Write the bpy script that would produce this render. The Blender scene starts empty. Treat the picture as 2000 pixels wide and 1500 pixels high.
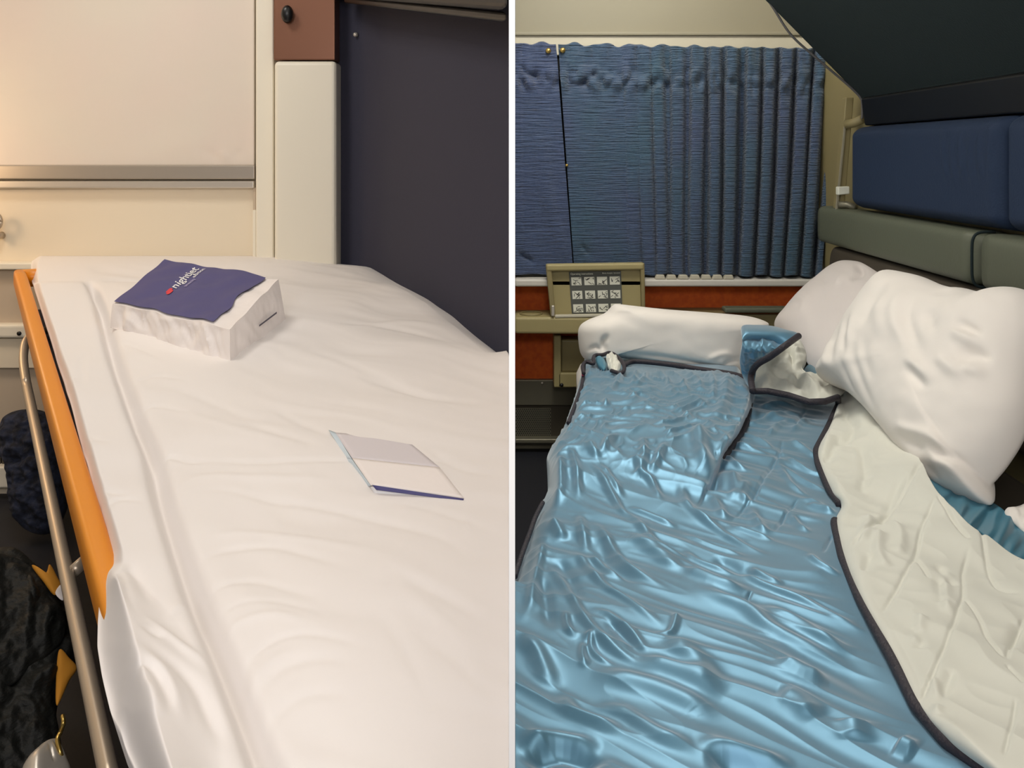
import bpy, math
import numpy as np
from mathutils import Vector

# ------------------------------------------------------------------ camera maths
F, CX, CY, H = 1700.0, 1000.0, 300.0, 1.0
DL, DR = 2.56, 2.95                     # back walls of the left and right compartment
COL = bpy.context.scene.collection
rng = np.random.RandomState(7)

def P(px, py, Y):
    px = np.asarray(px, float); py = np.asarray(py, float); Y = np.asarray(Y, float)
    px, py, Y = np.broadcast_arrays(px, py, Y)
    return np.stack([(px - CX) / F * Y, Y, H + (CY - py) / F * Y], -1)

def YL(py, h=0.0):                      # depth on the left bed top (+h above it)
    return (0.5847 - h) / ((np.asarray(py, float) - CY) / F + 0.1176)

def YR(py, h=0.0):                      # depth on the right bed top
    return (0.4886 - h) / ((np.asarray(py, float) - CY) / F - 0.01765)

def PL(px, py, h=0.0): return P(px, py, YL(py, h))
def PR(px, py, h=0.0): return P(px, py, YR(py, h))

def sig(x): return 1 / (1 + np.exp(-np.clip(x, -40, 40)))
def sstep(a, b, x):
    t = np.clip((x - a) / (b - a), 0, 1); return t * t * (3 - 2 * t)

def crom(pts, n, closed=False):
    p = np.array(pts, float); m = len(p)
    out = []
    segs = m if closed else m - 1
    L = []
    for i in range(segs):
        L.append(np.linalg.norm(p[(i + 1) % m] - p[i]))
    cum = np.concatenate([[0], np.cumsum(L)])
    for k in range(n):
        d = cum[-1] * (k / n if closed else k / (n - 1))
        i = min(np.searchsorted(cum, d, 'right') - 1, segs - 1)
        t = (d - cum[i]) / max(L[i], 1e-9)
        if closed:
            a, b, c, e = p[(i - 1) % m], p[i], p[(i + 1) % m], p[(i + 2) % m]
        else:
            a, b, c, e = p[max(i - 1, 0)], p[i], p[i + 1], p[min(i + 2, m - 1)]
        out.append(0.5 * ((2 * b) + (c - a) * t + (2 * a - 5 * b + 4 * c - e) * t * t + (3 * b - a - 3 * c + e) * t ** 3))
    return np.array(out)

def curve_fn(pts, sm=6):                # pts (py, px) -> smooth px(py)
    a = np.array(pts, float)
    xs = np.arange(a[0, 0], a[-1, 0] + 1)
    v = np.interp(xs, a[:, 0], a[:, 1])
    k = np.exp(-0.5 * (np.arange(-3 * sm, 3 * sm + 1) / sm) ** 2); k /= k.sum()
    v = np.convolve(np.pad(v, 3 * sm, 'edge'), k, 'valid')
    return lambda y: np.interp(y, xs, v)

# ------------------------------------------------------------------ noise
def pnoise(x, y, seed=0):
    r = np.random.RandomState(seed)
    perm = r.permutation(256); ang = r.rand(256) * 2 * np.pi
    gx, gy = np.cos(ang), np.sin(ang)
    xi, yi = np.floor(x).astype(int), np.floor(y).astype(int)
    xf, yf = x - xi, y - yi
    def g(ix, iy, dx, dy):
        k = perm[(perm[ix & 255] + iy) & 255]
        return gx[k] * dx + gy[k] * dy
    u = xf ** 3 * (xf * (xf * 6 - 15) + 10); v = yf ** 3 * (yf * (yf * 6 - 15) + 10)
    a = g(xi, yi, xf, yf); b = g(xi + 1, yi, xf - 1, yf)
    c = g(xi, yi + 1, xf, yf - 1); d = g(xi + 1, yi + 1, xf - 1, yf - 1)
    return ((a + u * (b - a)) + v * ((c + u * (d - c)) - (a + u * (b - a)))) * 1.5

def ridged(x, y, seed=0): return 1 - np.abs(pnoise(x, y, seed)) * 2

def segdist(x, y, pts):                 # distance to polyline and 0..1 position along it
    best = np.full(x.shape, 1e9); par = np.zeros(x.shape)
    p = np.array(pts, float)
    L = np.linalg.norm(np.diff(p, axis=0), axis=1); cum = np.concatenate([[0], np.cumsum(L)])
    for i in range(len(p) - 1):
        d = p[i + 1] - p[i]; l2 = max(d @ d, 1e-12)
        t = np.clip(((x - p[i, 0]) * d[0] + (y - p[i, 1]) * d[1]) / l2, 0, 1)
        q = np.hypot(x - p[i, 0] - t * d[0], y - p[i, 1] - t * d[1])
        m = q < best
        best = np.where(m, q, best); par = np.where(m, (cum[i] + t * L[i]) / max(cum[-1], 1e-9), par)
    return best, par

def ridges(x, y, lst, conv=None, taper=0.4):
    """sum of soft ridges; lst = (polyline, width, amp); conv maps a pixel polyline to (x, y)"""
    out = np.zeros(x.shape)
    for pts, w, a in lst:
        q = crom(pts, max(6, 4 * len(pts)))
        if conv is not None: q = conv(q)
        lo, hi = q.min(0) - 4 * w, q.max(0) + 4 * w
        m = (x > lo[0]) & (x < hi[0]) & (y > lo[1]) & (y < hi[1])
        if not m.any(): continue
        d, t = segdist(x[m], y[m], q)
        out[m] += a * np.exp(-(d / w) ** 2) * sstep(0, taper, t) * sstep(0, taper, 1 - t)
    return out

# ------------------------------------------------------------------ materials
def lin(c):
    o = []
    for v in c:
        v = v / 255.0
        o.append(v / 12.92 if v <= 0.04045 else ((v + 0.055) / 1.055) ** 2.4)
    return (*o, 1.0)

def mat(name, rgb, rough=0.6, metal=0.0, spec=0.5, bump=None, var=None, sheen=0.0, coat=0.0, wave=None, aniso=0.0):
    m = bpy.data.materials.new(name); m.use_nodes = True
    nt = m.node_tree; b = nt.nodes['Principled BSDF']
    b.inputs['Base Color'].default_value = lin(rgb)
    b.inputs['Roughness'].default_value = rough
    b.inputs['Metallic'].default_value = metal
    b.inputs['Specular IOR Level'].default_value = spec
    if sheen: b.inputs['Sheen Weight'].default_value = sheen
    if coat:
        b.inputs['Coat Weight'].default_value = coat; b.inputs['Coat Roughness'].default_value = 0.2
    tc = nt.nodes.new('ShaderNodeTexCoord')
    def noise(scale, stretch, detail=3.0):
        mp = nt.nodes.new('ShaderNodeMapping'); mp.inputs['Scale'].default_value = stretch
        nt.links.new(tc.outputs['Object'], mp.inputs['Vector'])
        n = nt.nodes.new('ShaderNodeTexNoise'); n.inputs['Scale'].default_value = scale; n.inputs['Detail'].default_value = detail
        nt.links.new(mp.outputs['Vector'], n.inputs['Vector'])
        return n
    if var:                              # (second colour, scale, stretch)
        n = noise(var[1], var[2])
        cr = nt.nodes.new('ShaderNodeValToRGB')
        cr.color_ramp.elements[0].position = 0.35; cr.color_ramp.elements[1].position = 0.65
        cr.color_ramp.elements[0].color = lin(rgb); cr.color_ramp.elements[1].color = lin(var[0])
        nt.links.new(n.outputs['Fac'], cr.inputs['Fac']); nt.links.new(cr.outputs['Color'], b.inputs['Base Color'])
    if bump:                             # (scale, stretch, strength, distance)
        n = noise(bump[0], bump[1], 4.0)
        bp = nt.nodes.new('ShaderNodeBump'); bp.inputs['Strength'].default_value = bump[2]; bp.inputs['Distance'].default_value = bump[3]
        nt.links.new(n.outputs['Fac'], bp.inputs['Height']); nt.links.new(bp.outputs['Normal'], b.inputs['Normal'])
    return m

O1 = (1, 1, 1)
M = dict(
    cream=mat('cream_laminate', (232, 220, 198), 0.45),
    post=mat('white_laminate', (236, 230, 214), 0.4),
    blind=mat('blind_fabric', (226, 217, 204), 0.85, var=((228, 214, 203), 3.0, O1), bump=(60, (1, 1, .3), .15, .002)),
    alu=mat('brushed_aluminium', (176, 168, 158), 0.42, 0.6, bump=(200, (.05, 1, 1), .1, .001)),
    alu_light=mat('pale_aluminium', (205, 198, 188), 0.35, 0.5),
    copper=mat('copper_panel', (138, 96, 76), 0.36, 0.6, bump=(90, (1, 1, .05), .06, .001)),
    black=mat('black_plastic', (14, 14, 15), 0.35),
    navyfab=mat('navy_wall_cloth', (50, 50, 66), 0.9, bump=(420, O1, .35, .001)),
    darkgrey=mat('charcoal_vinyl', (38, 36, 36), 0.5),
    steel=mat('satin_steel', (192, 176, 156), 0.36, 0.55),
    orange=mat('orange_lacquer', (228, 140, 8), 0.38),
    sheetL=mat('white_cotton', (239, 234, 231), 0.85, sheen=0.15, bump=(35, O1, .05, .003)),
    paper=mat('white_paper', (244, 237, 234), 0.7, bump=(60, O1, .2, .003)),
    violet=mat('violet_ink', (74, 72, 124), 0.55),
    red=mat('red_ink', (225, 45, 62), 0.5),
    ink=mat('grey_ink', (88, 84, 96), 0.6),
    white=mat('white_ink', (238, 238, 240), 0.6),
    lilac=mat('lilac_ink', (176, 168, 206), 0.6),
    leaf=mat('leaflet_paper', (222, 216, 220), 0.6),
    leafblue=mat('leaflet_blue', (206, 220, 230), 0.6),
    knit=mat('navy_knit', (44, 50, 70), 0.95, var=((16, 18, 28), 45, O1), bump=(110, O1, .6, .006)),
    leather=mat('black_leather', (20, 21, 19), 0.6, 0.0, 0.3, bump=(90, (1, 1, 2.2), .6, .004)),
    ochre=mat('ochre_lining', (196, 132, 34), 0.8),
    floor=mat('dark_floor', (30, 32, 40), 0.55, bump=(150, O1, .1, .002)),
    greywall=mat('grey_laminate', (196, 180, 160), 0.5),
    white_wall=mat('divider_white', (252, 252, 252), 0.6),
    ceil=mat('ceiling_white', (225, 222, 214), 0.6),
    # right
    beige=mat('beige_laminate', (144, 138, 119), 0.5),
    track=mat('ivory_track', (196, 190, 172), 0.45),
    curtain=mat('blue_curtain_cloth', (62, 80, 116), 0.75, var=((54, 88, 112), 5.0, (1, 1, .6)), bump=(42, (.28, 1, 5), 1.0, .02), sheen=0.3),
    curtain2=mat('blue_curtain_cloth_dark', (60, 80, 116), 0.75, var=((64, 80, 120), 5.0, (1, 1, .6)), bump=(42, (.28, 1, 5), 1.0, .02), sheen=0.3),
    sill=mat('grey_white_sill', (206, 202, 194), 0.4),
    rust=mat('rust_laminate', (228, 104, 30), 0.7, var=((212, 90, 26), 60, O1)),
    olive=mat('olive_plastic', (164, 152, 108), 0.5, bump=(160, O1, .1, .001)),
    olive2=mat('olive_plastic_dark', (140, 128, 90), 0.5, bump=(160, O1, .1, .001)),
    metal=mat('grey_metal', (128, 124, 108), 0.4, 0.5),
    grille=mat('perforated_metal', (92, 86, 74), 0.5, 0.4),
    hole=mat('dark_gap', (10, 10, 10), 0.9),
    sign=mat('sign_grey', (86, 88, 84), 0.5),
    signline=mat('sign_line', (70, 70, 66), 0.6),
    signwhite=mat('sign_white', (226, 226, 212), 0.6),
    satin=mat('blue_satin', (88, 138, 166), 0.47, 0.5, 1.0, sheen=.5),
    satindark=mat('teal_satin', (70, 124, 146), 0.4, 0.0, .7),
    lining=mat('cream_lining', (211, 210, 199), 0.8, sheen=0.2, bump=(40, O1, .06, .003)),
    zip=mat('dark_zipper', (44, 38, 46), 0.6, bump=(300, O1, .6, .003)),
    pillow=mat('white_pillowcase', (229, 222, 215), 0.8, sheen=0.15, bump=(45, O1, .08, .003)),
    pillow2=mat('grey_white_pillowcase', (226, 217, 213), 0.8, sheen=0.15, bump=(45, O1, .08, .003)),
    headrest=mat('grey_green_vinyl', (94, 98, 82), 0.55, bump=(140, O1, .25, .002)),
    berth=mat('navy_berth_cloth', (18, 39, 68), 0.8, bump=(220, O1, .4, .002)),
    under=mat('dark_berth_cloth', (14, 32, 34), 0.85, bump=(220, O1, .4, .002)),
    piping=mat('grey_piping', (86, 84, 84), 0.6),
    tag=mat('pink_tag', (214, 44, 90), 0.6),
    brass=mat('brass_snap', (190, 160, 90), 0.3, 0.9),
    seatbrown=mat('dark_seat_cloth', (62, 54, 42), 0.85),
)

# ------------------------------------------------------------------ object helpers
BASE = {}
def root_of(o):
    while o.parent is not None: o = o.parent
    return o

def mesh(name, V, Fc, m, parent=None, smooth=True, base=None):
    V = np.asarray(V, float).reshape(-1, 3)
    if parent is None:
        if base is None: base = ((V[:, 0].min() + V[:, 0].max()) / 2, (V[:, 1].min() + V[:, 1].max()) / 2, V[:, 2].min())
        base = np.array(base, float)
    else: base = BASE[root_of(parent).name]
    me = bpy.data.meshes.new(name)
    me.from_pydata([tuple(v) for v in (V - base)], [], [tuple(int(i) for i in f) for f in Fc])
    me.materials.append(m)
    if smooth:
        me.polygons.foreach_set('use_smooth', [True] * len(me.polygons))
    me.update()
    o = bpy.data.objects.new(name, me); COL.objects.link(o)
    if parent is None:
        o.location = base; BASE[o.name] = base
    else: o.parent = parent
    return o

def empty(name, loc):
    o = bpy.data.objects.new(name, None); COL.objects.link(o)
    o.empty_display_size = 0.05; o.location = loc; BASE[o.name] = np.array(loc, float)
    return o

def tag(o, label, cat, group=None):
    o['label'] = label; o['category'] = cat; o['kind'] = 'thing'
    if group: o['group'] = group
    return o

def struct(o): o['kind'] = 'structure'; return o
def part_label(o, l): o['label'] = l; return o

def quads(h, w, wrap=False):
    i, j = np.meshgrid(np.arange(h - 1), np.arange(w if wrap else w - 1), indexing='ij')
    a = i * w + j; b = i * w + (j + 1) % w; c = (i + 1) * w + (j + 1) % w; d = (i + 1) * w + j
    return np.stack([a, b, c, d], -1).reshape(-1, 4).tolist()

def grid(name, A, m, parent=None, flip=False):
    h, w = A.shape[:2]; q = quads(h, w)
    if flip: q = [f[::-1] for f in q]
    return mesh(name, A, q, m, parent)

def bevel(o, w, seg=3):
    b = o.modifiers.new('bevel', 'BEVEL'); b.width = w; b.segments = seg; b.limit_method = 'ANGLE'; b.angle_limit = 0.6
    return o

BOXF = [(0, 1, 2, 3), (7, 6, 5, 4), (0, 4, 5, 1), (1, 5, 6, 2), (2, 6, 7, 3), (3, 7, 4, 0)]
def hexa(name, front, back, m, parent=None, bw=0.0):
    """front/back: four points each in the same order (seen from the camera: tl, tr, br, bl)"""
    V = list(front) + list(back)
    o = mesh(name, V, [(3, 2, 1, 0), (4, 5, 6, 7), (0, 1, 5, 4), (1, 2, 6, 5), (2, 3, 7, 6), (3, 0, 4, 7)], m, parent, smooth=False)
    if bw: bevel(o, bw)
    return o

def pbox(name, x0, y0, x1, y1, Y, thick, m, parent=None, bw=0.0):
    a, b = P(x0, y0, Y), P(x1, y1, Y)
    f = [(a[0], Y, a[2]), (b[0], Y, a[2]), (b[0], Y, b[2]), (a[0], Y, b[2])]
    return hexa(name, f, [(p[0], Y + thick, p[2]) for p in f], m, parent, bw)

def wbox(name, x0, x1, y0, y1, z0, z1, m, parent=None, bw=0.0):
    f = [(x0, y0, z1), (x1, y0, z1), (x1, y0, z0), (x0, y0, z0)]
    return hexa(name, f, [(p[0], y1, p[2]) for p in f], m, parent, bw)

def tube(name, pts, r, m, parent=None, n=10, res=None, flat=1.0):
    p = np.array(pts, float)
    if res: p = crom(p, res)
    N = len(p); r = np.broadcast_to(np.asarray(r, float), (N,))
    t = np.gradient(p, axis=0); t /= np.linalg.norm(t, axis=1)[:, None] + 1e-12
    up = np.array([0, 0, 1.0]) if abs(t[0, 2]) < 0.9 else np.array([1.0, 0, 0])
    V = []; u = np.cross(t[0], up); u /= np.linalg.norm(u)
    for i in range(N):
        u = u - t[i] * (u @ t[i]); u /= np.linalg.norm(u)
        v = np.cross(t[i], u)
        for k in range(n):
            a = 2 * math.pi * k / n
            V.append(p[i] + r[i] * (math.cos(a) * u + flat * math.sin(a) * v))
    Fc = quads(N, n, True)
    V.append(p[0]); V.append(p[-1]); c0, c1 = len(V) - 2, len(V) - 1
    for k in range(n):
        Fc.append([(k + 1) % n, k, c0]); Fc.append([(N - 1) * n + k, (N - 1) * n + (k + 1) % n, c1])
    return mesh(name, V, Fc, m, parent)

def ptube(name, pts, hfun, r, m, parent=None, **k):   # pixel path on the right bed at heights
    a = np.array(pts, float)
    return tube(name, PR(a[:, 0], a[:, 1], hfun), r, m, parent, **k)

def plane3(p1, p2, p3):                 # (px, py, Y) x3 -> function Y(px, py) of the plane through them
    A = np.array([[p[0], p[1], 1] for p in (p1, p2, p3)], float)
    c = np.linalg.solve(A, [1 / p[2] for p in (p1, p2, p3)])
    return lambda x, y: 1 / (c[0] * np.asarray(x, float) + c[1] * np.asarray(y, float) + c[2])

def inflate(name, outline, yf, tf, tb, m, parent=None, rid=(), noise=0.0, nscale=40.0, seed=1, power=2.6, rings=70, n=260, center=None, sharp=0.5):
    """a stuffed cloth form: outline in pixels on the plane yf, bulging tf towards the viewer and tb away"""
    o = crom(outline, n, True)
    c = np.array(center if center else o.mean(0), float)
    r = 1 - (1 - np.linspace(0, 1, rings)) ** 1.35
    px = c[0] + r[:, None] * (o[None, :, 0] - c[0]); py = c[1] + r[:, None] * (o[None, :, 1] - c[1])
    B = P(px, py, yf(px, py))
    q = P([c[0], c[0] + 20, c[0]], [c[1], c[1], c[1] + 20], yf([c[0], c[0] + 20, c[0]], [c[1], c[1], c[1] + 20]))
    nn = np.cross(q[1] - q[0], q[2] - q[0]); nn /= np.linalg.norm(nn)
    if nn @ (np.array([0, 0, H]) - q[0]) < 0: nn = -nn
    prof = np.clip(1 - r ** power, 0, 1) ** sharp
    d = np.broadcast_to(tf * prof[:, None], px.shape).copy()
    fade = np.clip((1 - r) / 0.12, 0, 1)[:, None]
    if rid: d += ridges(px, py, rid) * (0.35 + 0.65 * fade)
    if noise: d += noise * (pnoise(px / nscale, py / nscale, seed) + .5 * pnoise(px / nscale * 2.3, py / nscale * 2.3, seed + 1)) * fade
    Fr = B + d[..., None] * nn
    Bk = B - (tb * prof)[:, None, None] * nn
    V = np.concatenate([Fr.reshape(-1, 3), Bk[:-1].reshape(-1, 3)])
    h, w = px.shape; off = h * w
    q1 = [f[::-1] for f in quads(h, w, True)]
    q2 = []
    for i in range(h - 1):
        for k in range(w):
            a = off + i * w + k; b = off + i * w + (k + 1) % w
            c2 = off + (i + 1) * w + (k + 1) % w if i + 1 < h - 1 else (h - 1) * w + (k + 1) % w
            d2 = off + (i + 1) * w + k if i + 1 < h - 1 else (h - 1) * w + k
            q2.append([a, b, c2, d2])
    return mesh(name, V, q1 + q2, m, parent)

def fix_normals(o):
    import bmesh
    bm = bmesh.new(); bm.from_mesh(o.data); bmesh.ops.recalc_face_normals(bm, faces=bm.faces); bm.to_mesh(o.data); bm.free()

# =================================================================== THE SETTING
struct(wbox('floor', -1.9, 1.3, -0.6, 3.1, -0.06, 0.0, M['floor']))
struct(wbox('ceiling', -1.9, 1.3, -0.6, 3.1, 2.15, 2.2, M['ceil']))
struct(wbox('wall_left', -1.95, -1.9, -0.6, 3.1, 0, 2.15, M['cream']))
struct(wbox('wall_right', 1.02, 1.08, -0.6, 3.1, 0, 2.15, M['olive2']))
struct(wbox('trim_18', 1.012, 1.02, .4, 2.6, .55, H - .27, M['rust']))
# the thin white divider between the two compartments, seen end-on
def divider():
    y0, y1, k = 0.45, 3.0, 6.0 / F
    V = []
    for y, kk in ((y0, k), (y1, k * 0.97)):
        for x in (-1, 1):
            for z in (0.0, 2.15): V.append((x * kk * y, y, z))
    return mesh('wall_middle', V, [(0, 2, 3, 1), (4, 5, 7, 6), (0, 1, 5, 4), (2, 6, 7, 3), (1, 3, 7, 5), (0, 4, 6, 2)], M['white_wall'], smooth=False)
struct(divider())

# ------------------------------------------------------------------- left: window wall
z = lambda py, Y: H + (CY - py) / F * Y
struct(wbox('wall_back', -1.9, 0.0, DL, DL + 0.06, 0, 2.15, M['cream']))
blind = empty('roller_blind', tuple(P(240, 322, DL - 0.02)))
tag(blind, 'drawn beige roller blind covering the window above the white bed', 'blind')
u, v = np.meshgrid(np.linspace(-90, 497, 160), np.linspace(-420, 324, 180))
Yb = DL - 0.022 + 0.0012 * pnoise(u / 70, v / 90, 3) + 0.0022 * ridges(u, v, [([(380, 285), (410, 300), (440, 318)], 10, 1), ([(430, 290), (445, 318)], 7, -1), ([(470, 285), (460, 315)], 8, 1), ([(250, 290), (330, 285), (420, 270)], 22, -.7)])
bl = grid('blind_fabric', P(u, v, Yb), M['blind'], blind)
sd = bl.modifiers.new('thick', 'SOLIDIFY'); sd.thickness = 0.002
part_label(pbox('bottom_bar', -90, 323, 497, 350, DL - 0.036, 0.02, M['alu'], blind, 0.003), 'brushed grey bar along the hem')
struct(pbox('window_1', -90, 353, 496, 368, DL - 0.03, 0.03, M['alu_light'], None, 0.004))
struct(pbox('trim_1', 499, -450, 534, 640, DL - 0.05, 0.055, M['post'], None, 0.006))
struct(pbox('trim_2', 494, 366, 499.5, 410, DL - 0.02, 0.02, M['greywall'], None, 0.001))
struct(pbox('trim_3', 493, 410, 500, 640, DL - 0.03, 0.03, M['post'], None, 0.003))
struct(pbox('trim_4', 535, 119, 656, 640, DL - 0.09, 0.09, M['post'], None, 0.012))
cp = empty('copper_panel', tuple(P(594, 119, DL - 0.085)))
tag(cp, 'copper coloured metal panel above the white post in the bunk corner', 'panel')
pbox('panel', 535, -450, 654, 117, DL - 0.085, 0.085, M['copper'], cp, 0.003)
kn = P(561, 28, DL - 0.095)
part_label(tube('knob', [kn + np.array([-.004, .012, 0]), kn + np.array([0, 0, 0]), kn + np.array([.004, -.014, -.002]), kn + np.array([.006, -.022, -.003])], [.012, .013, .017, .012], M['black'], cp, 16, flat=1.5), 'black oval knob')

# silver hook on the window wall, half cut by the picture edge
hk = P(-4, 440, DL - 0.02)
hook = empty('coat_hook', tuple(hk)); tag(hook, 'small silver round hook on the cream wall under the blind', 'hook')
a = np.linspace(0, 2 * math.pi, 24)
tube('ring', np.stack([hk[0] + .018 * np.cos(a), hk[1] - .016 + 0 * a, hk[2] + .012 + .022 * np.sin(a)], -1), .006, M['steel'], hook)
tube('plate', [hk + np.array([.004, .012, -.03]), hk + np.array([.004, -.012, -.03])], [.011, .009], M['steel'], hook, 16)

# lower window wall beside the bed: ledge, grey panel, rail, skirting, grille
struct(pbox('trim_5', -260, 514, 70, 527, DL - 0.05, 0.05, M['post'], None, 0.004))
struct(pbox('trim_6', -260, 527, 80, 634, DL - 0.02, 0.02, M['greywall'], None, 0.002))
wr = empty('wall_rail', tuple(P(20, 661, DL - 0.04))); tag(wr, 'white horizontal rail with a dark screw below the grey wall panel', 'rail')
pbox('rail_bar', -260, 634, 90, 661, DL - 0.05, 0.05, M['post'], wr, 0.008)
sc = P(38, 651, DL - 0.05); tube('screw', [sc + np.array([0, .004, 0]), sc + np.array([0, -.004, 0])], .006, M['black'], wr, 14)
struct(pbox('trim_7', -260, 661, 110, 720, DL - 0.03, 0.03, M['cream'], None, 0.004))
struct(pbox('trim_8', -260, 720, 140, 866, DL - 0.012, 0.012, M['greywall'], None, 0.002))
gl = empty('heater_grille', tuple(P(-20, 912, DL - 0.03))); tag(gl, 'slotted heater grille low on the wall beside the knitted bundle', 'grille')
pbox('grille_back', -260, 866, 150, 912, DL - 0.014, 0.014, M['hole'], gl)
for k in range(36):
    x = -140 + k * 8
    pbox('slat', x, 867, x + 5, 911, DL - 0.026, 0.011, M['grille'], gl)
struct(pbox('baseboard_back', -260, 912, 170, 954, DL - 0.05, 0.05, M['post'], None, 0.006))

# navy wall along the bed (runs beside the bunk)
def nx(Y): return -0.338 - 0.506 * (Y - 2.367)
V = []
wpts = [(-.522, 2.555), (-.455, 2.515), (-.40, 2.465), (nx(2.40), 2.40)] + [(nx(y_), y_) for y_ in np.linspace(2.34, 1.705, 12)]
for x_, y_ in wpts: V += [(x_, y_, .35), (x_, y_, 2.15), (min(x_ + .03, -.004), y_ + .02, 2.15), (min(x_ + .03, -.004), y_ + .02, .35)]
nf = quads(len(wpts), 4, True)
nw = mesh('wall_side', V, nf + [[3, 2, 1, 0], [len(V) - 4, len(V) - 3, len(V) - 2, len(V) - 1]], M['navyfab']); fix_normals(nw); struct(nw)
es_ = nw.modifiers.new('split', 'EDGE_SPLIT'); es_.split_angle = math.radians(50)
sn = (697 - CX) / F; Ysn = (-0.338 + 0.506 * 2.367) / (sn + 0.506)
c = P(697, 68, 2.503); nrm = np.array([-0.68, -0.73, 0])
stud = mesh('snap_stud', [(0, 0, 0)], [], M['alu_light']); bpy.data.objects.remove(stud)
stud = tube('snap_stud', [c + nrm * .0, c + nrm * .006, c + nrm * .010, c + nrm * .0115], [.0065, .0065, .005, .001], M['alu_light'], None, 16)
tag(stud, 'tiny pale snap stud near the top of the navy wall', 'stud')

# folded upper bunk at the top, over the navy wall
ub = empty('upper_bunk', (nx(2.1) - 0.1, 2.1, z(20, 2.1))); tag(ub, 'dark upper bunk edge running along the top of the navy wall', 'bunk')
def along(Y, off, zz): return (nx(Y) - off, Y - off * 0.5, zz)
za, zb = z(2, 2.42), z(22, 1.70)
YE = 1.725
YF = 1.505
zl = lambda Y_: za + (zb - za) * (2.42 - Y_) / .72
f = [along(2.50, .105, zl(2.5) + .3), along(YF, .105, zl(YF) + .3), along(YF, .105, zl(YF)), along(2.50, .105, zl(2.5))]
b = [along(2.46, .004, zl(2.5) + .3), along(YE, .014, zl(YE) + .3), along(YE, .014, zl(YE)), along(2.46, .004, zl(2.5))]
hexa('bunk_edge', f, b, M['darkgrey'], ub, 0.012)
YG = 1.56
ft = [along(2.47, .08, zl(2.5) - .002), along(YG, .08, zl(YG) - .002), along(YG, .08, zl(YG) - .02), along(2.47, .08, zl(2.5) - .02)]
bt = [along(2.45, .006, zl(2.5) - .002), along(YE, .016, zl(YE) - .002), along(YE, .016, zl(YE) - .02), along(2.45, .006, zl(2.5) - .02)]
part_label(hexa('bunk_underside', ft, bt, M['black'], ub, 0.006), 'black strip under the edge')

# ------------------------------------------------------------------- left: the bunk with guard rail
bed = empty('bunk_bed', (-0.7, 1.5, 0.2)); tag(bed, 'lower bunk with an orange guard rail and a steel tube along its side', 'bunk bed')
def railP(py, dpx, h): return PL(30 + 0.3007 * (py - 525) + dpx, py, h)
A = np.array(PL(35.5, 528, -0.004)); B = np.array(PL(35.5 + 0.283 * (1640 - 528), 1640, -0.004))
dirv = (B - A) / np.linalg.norm(B - A); side = np.cross(dirv, (0, 0, 1)); side /= np.linalg.norm(side)
if side[0] > 0: side = -side            # points away from the mattress, to the aisle
def beam(name, A, B, prof, m, parent):
    n = len(prof); V = []
    K = 40
    for k in range(K):
        p = A + (B - A) * k / (K - 1)
        for s, zz in prof: V.append(p + side * s + np.array([0, 0, zz]))
    Fc = quads(K, n, True); Fc.append(list(range(n))[::-1]); Fc.append([(K - 1) * n + i for i in range(n)])
    o = mesh(name, V, Fc, m, parent); fix_normals(o); return o
pr = [(-.018, -.005), (-.015, .0), (-.008, .002), (.003, .002), (.008, 0), (.0105, -.005), (.011, -.02), (.011, -.036), (.009, -.041), (-.018, -.041), (-.021, -.036)]
beam('guard_rail', A, np.array(PL(35.5 + 0.283 * (1300 - 528), 1300, -0.004)), pr, M['orange'], bed)
e0 = A + dirv * 0.008
o = beam('rail_end', e0 + np.array([0.0, .012, 0]), e0 + np.array([0.0, .012, 0]) + dirv * 0.022, [(-.06, -.002), (-.055, .002), (.005, .002), (.011, -.003), (.011, -.041), (-.06, -.041)], M['orange'], bed)
T0, T1 = np.array(PL(51, 747, -.155)), np.array(PL(224, 1566, -.155)); td = (T1 - T0) / np.linalg.norm(T1 - T0)
bend = np.array([P(92, 646, 2.16), P(74, 648, 2.13), P(60, 655, 2.09), P(50, 670, 2.06), P(46, 692, 2.03), P(46.5, 715, 1.995), P(51, 747, T0[1])])
tube('side_tube', np.concatenate([crom(bend, 60), np.linspace(T0, T1, 30)[1:]]), .0098, M['steel'], bed, 16)
Yx = float(YL(1118, -.155))
part_label(tube('cross_bar', [P(143, 1116, Yx), P(176, 1086, Yx + .05)], .009, M['steel'], bed, 14), 'short steel stub joining the tube to the bunk')
# dark navy bunk base under the mattress
bs = lambda s, zz: [A + dirv * -.02 - side * s + np.array([0, 0, zz]), B - side * s + np.array([0, 0, zz])]
q = bs(.045, -.115) + bs(.045, -.24)[::-1]
q2 = bs(.28, -.115) + bs(.28, -.24)[::-1]
hexa('bunk_base', q, q2, M['navyfab'], bed)

# ------------------------------------------------------------------- left: duvet
Lf = curve_fn([(490, 76), (499, 70), (505, 64), (515, 60), (540, 61), (580, 67), (660, 93), (760, 123), (870, 153), (960, 178), (1060, 204), (1110, 215), (1138, 215), (1158, 203), (1180, 197), (1250, 191), (1300, 190), (1360, 199), (1430, 216), (1500, 245), (1640, 305)], 5)
Rf = curve_fn([(490, 560), (499, 575), (505, 603), (512, 640), (517, 672), (520, 725), (545, 765), (562, 800), (590, 850), (625, 900), (665, 945), (703, 991), (706, 994), (1640, 994)], 2)
Sf = curve_fn([(490, 150), (540, 160), (560, 172), (600, 190), (700, 215), (790, 245), (900, 290), (960, 302), (1060, 330), (1180, 370), (1300, 420), (1400, 460), (1500, 500), (1640, 560)], 6)
NR, NC = 520, 400
t = np.linspace(0, 1, NR)[:, None]; s = np.linspace(0, 1, NC)[None, :]
py = 1640 + (499 - 1640) * t + 0 * s
px = Lf(py) + (np.minimum(Rf(py), 994.4) - Lf(py)) * s
dl = px - Lf(py); dr = Rf(py) - px
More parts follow.
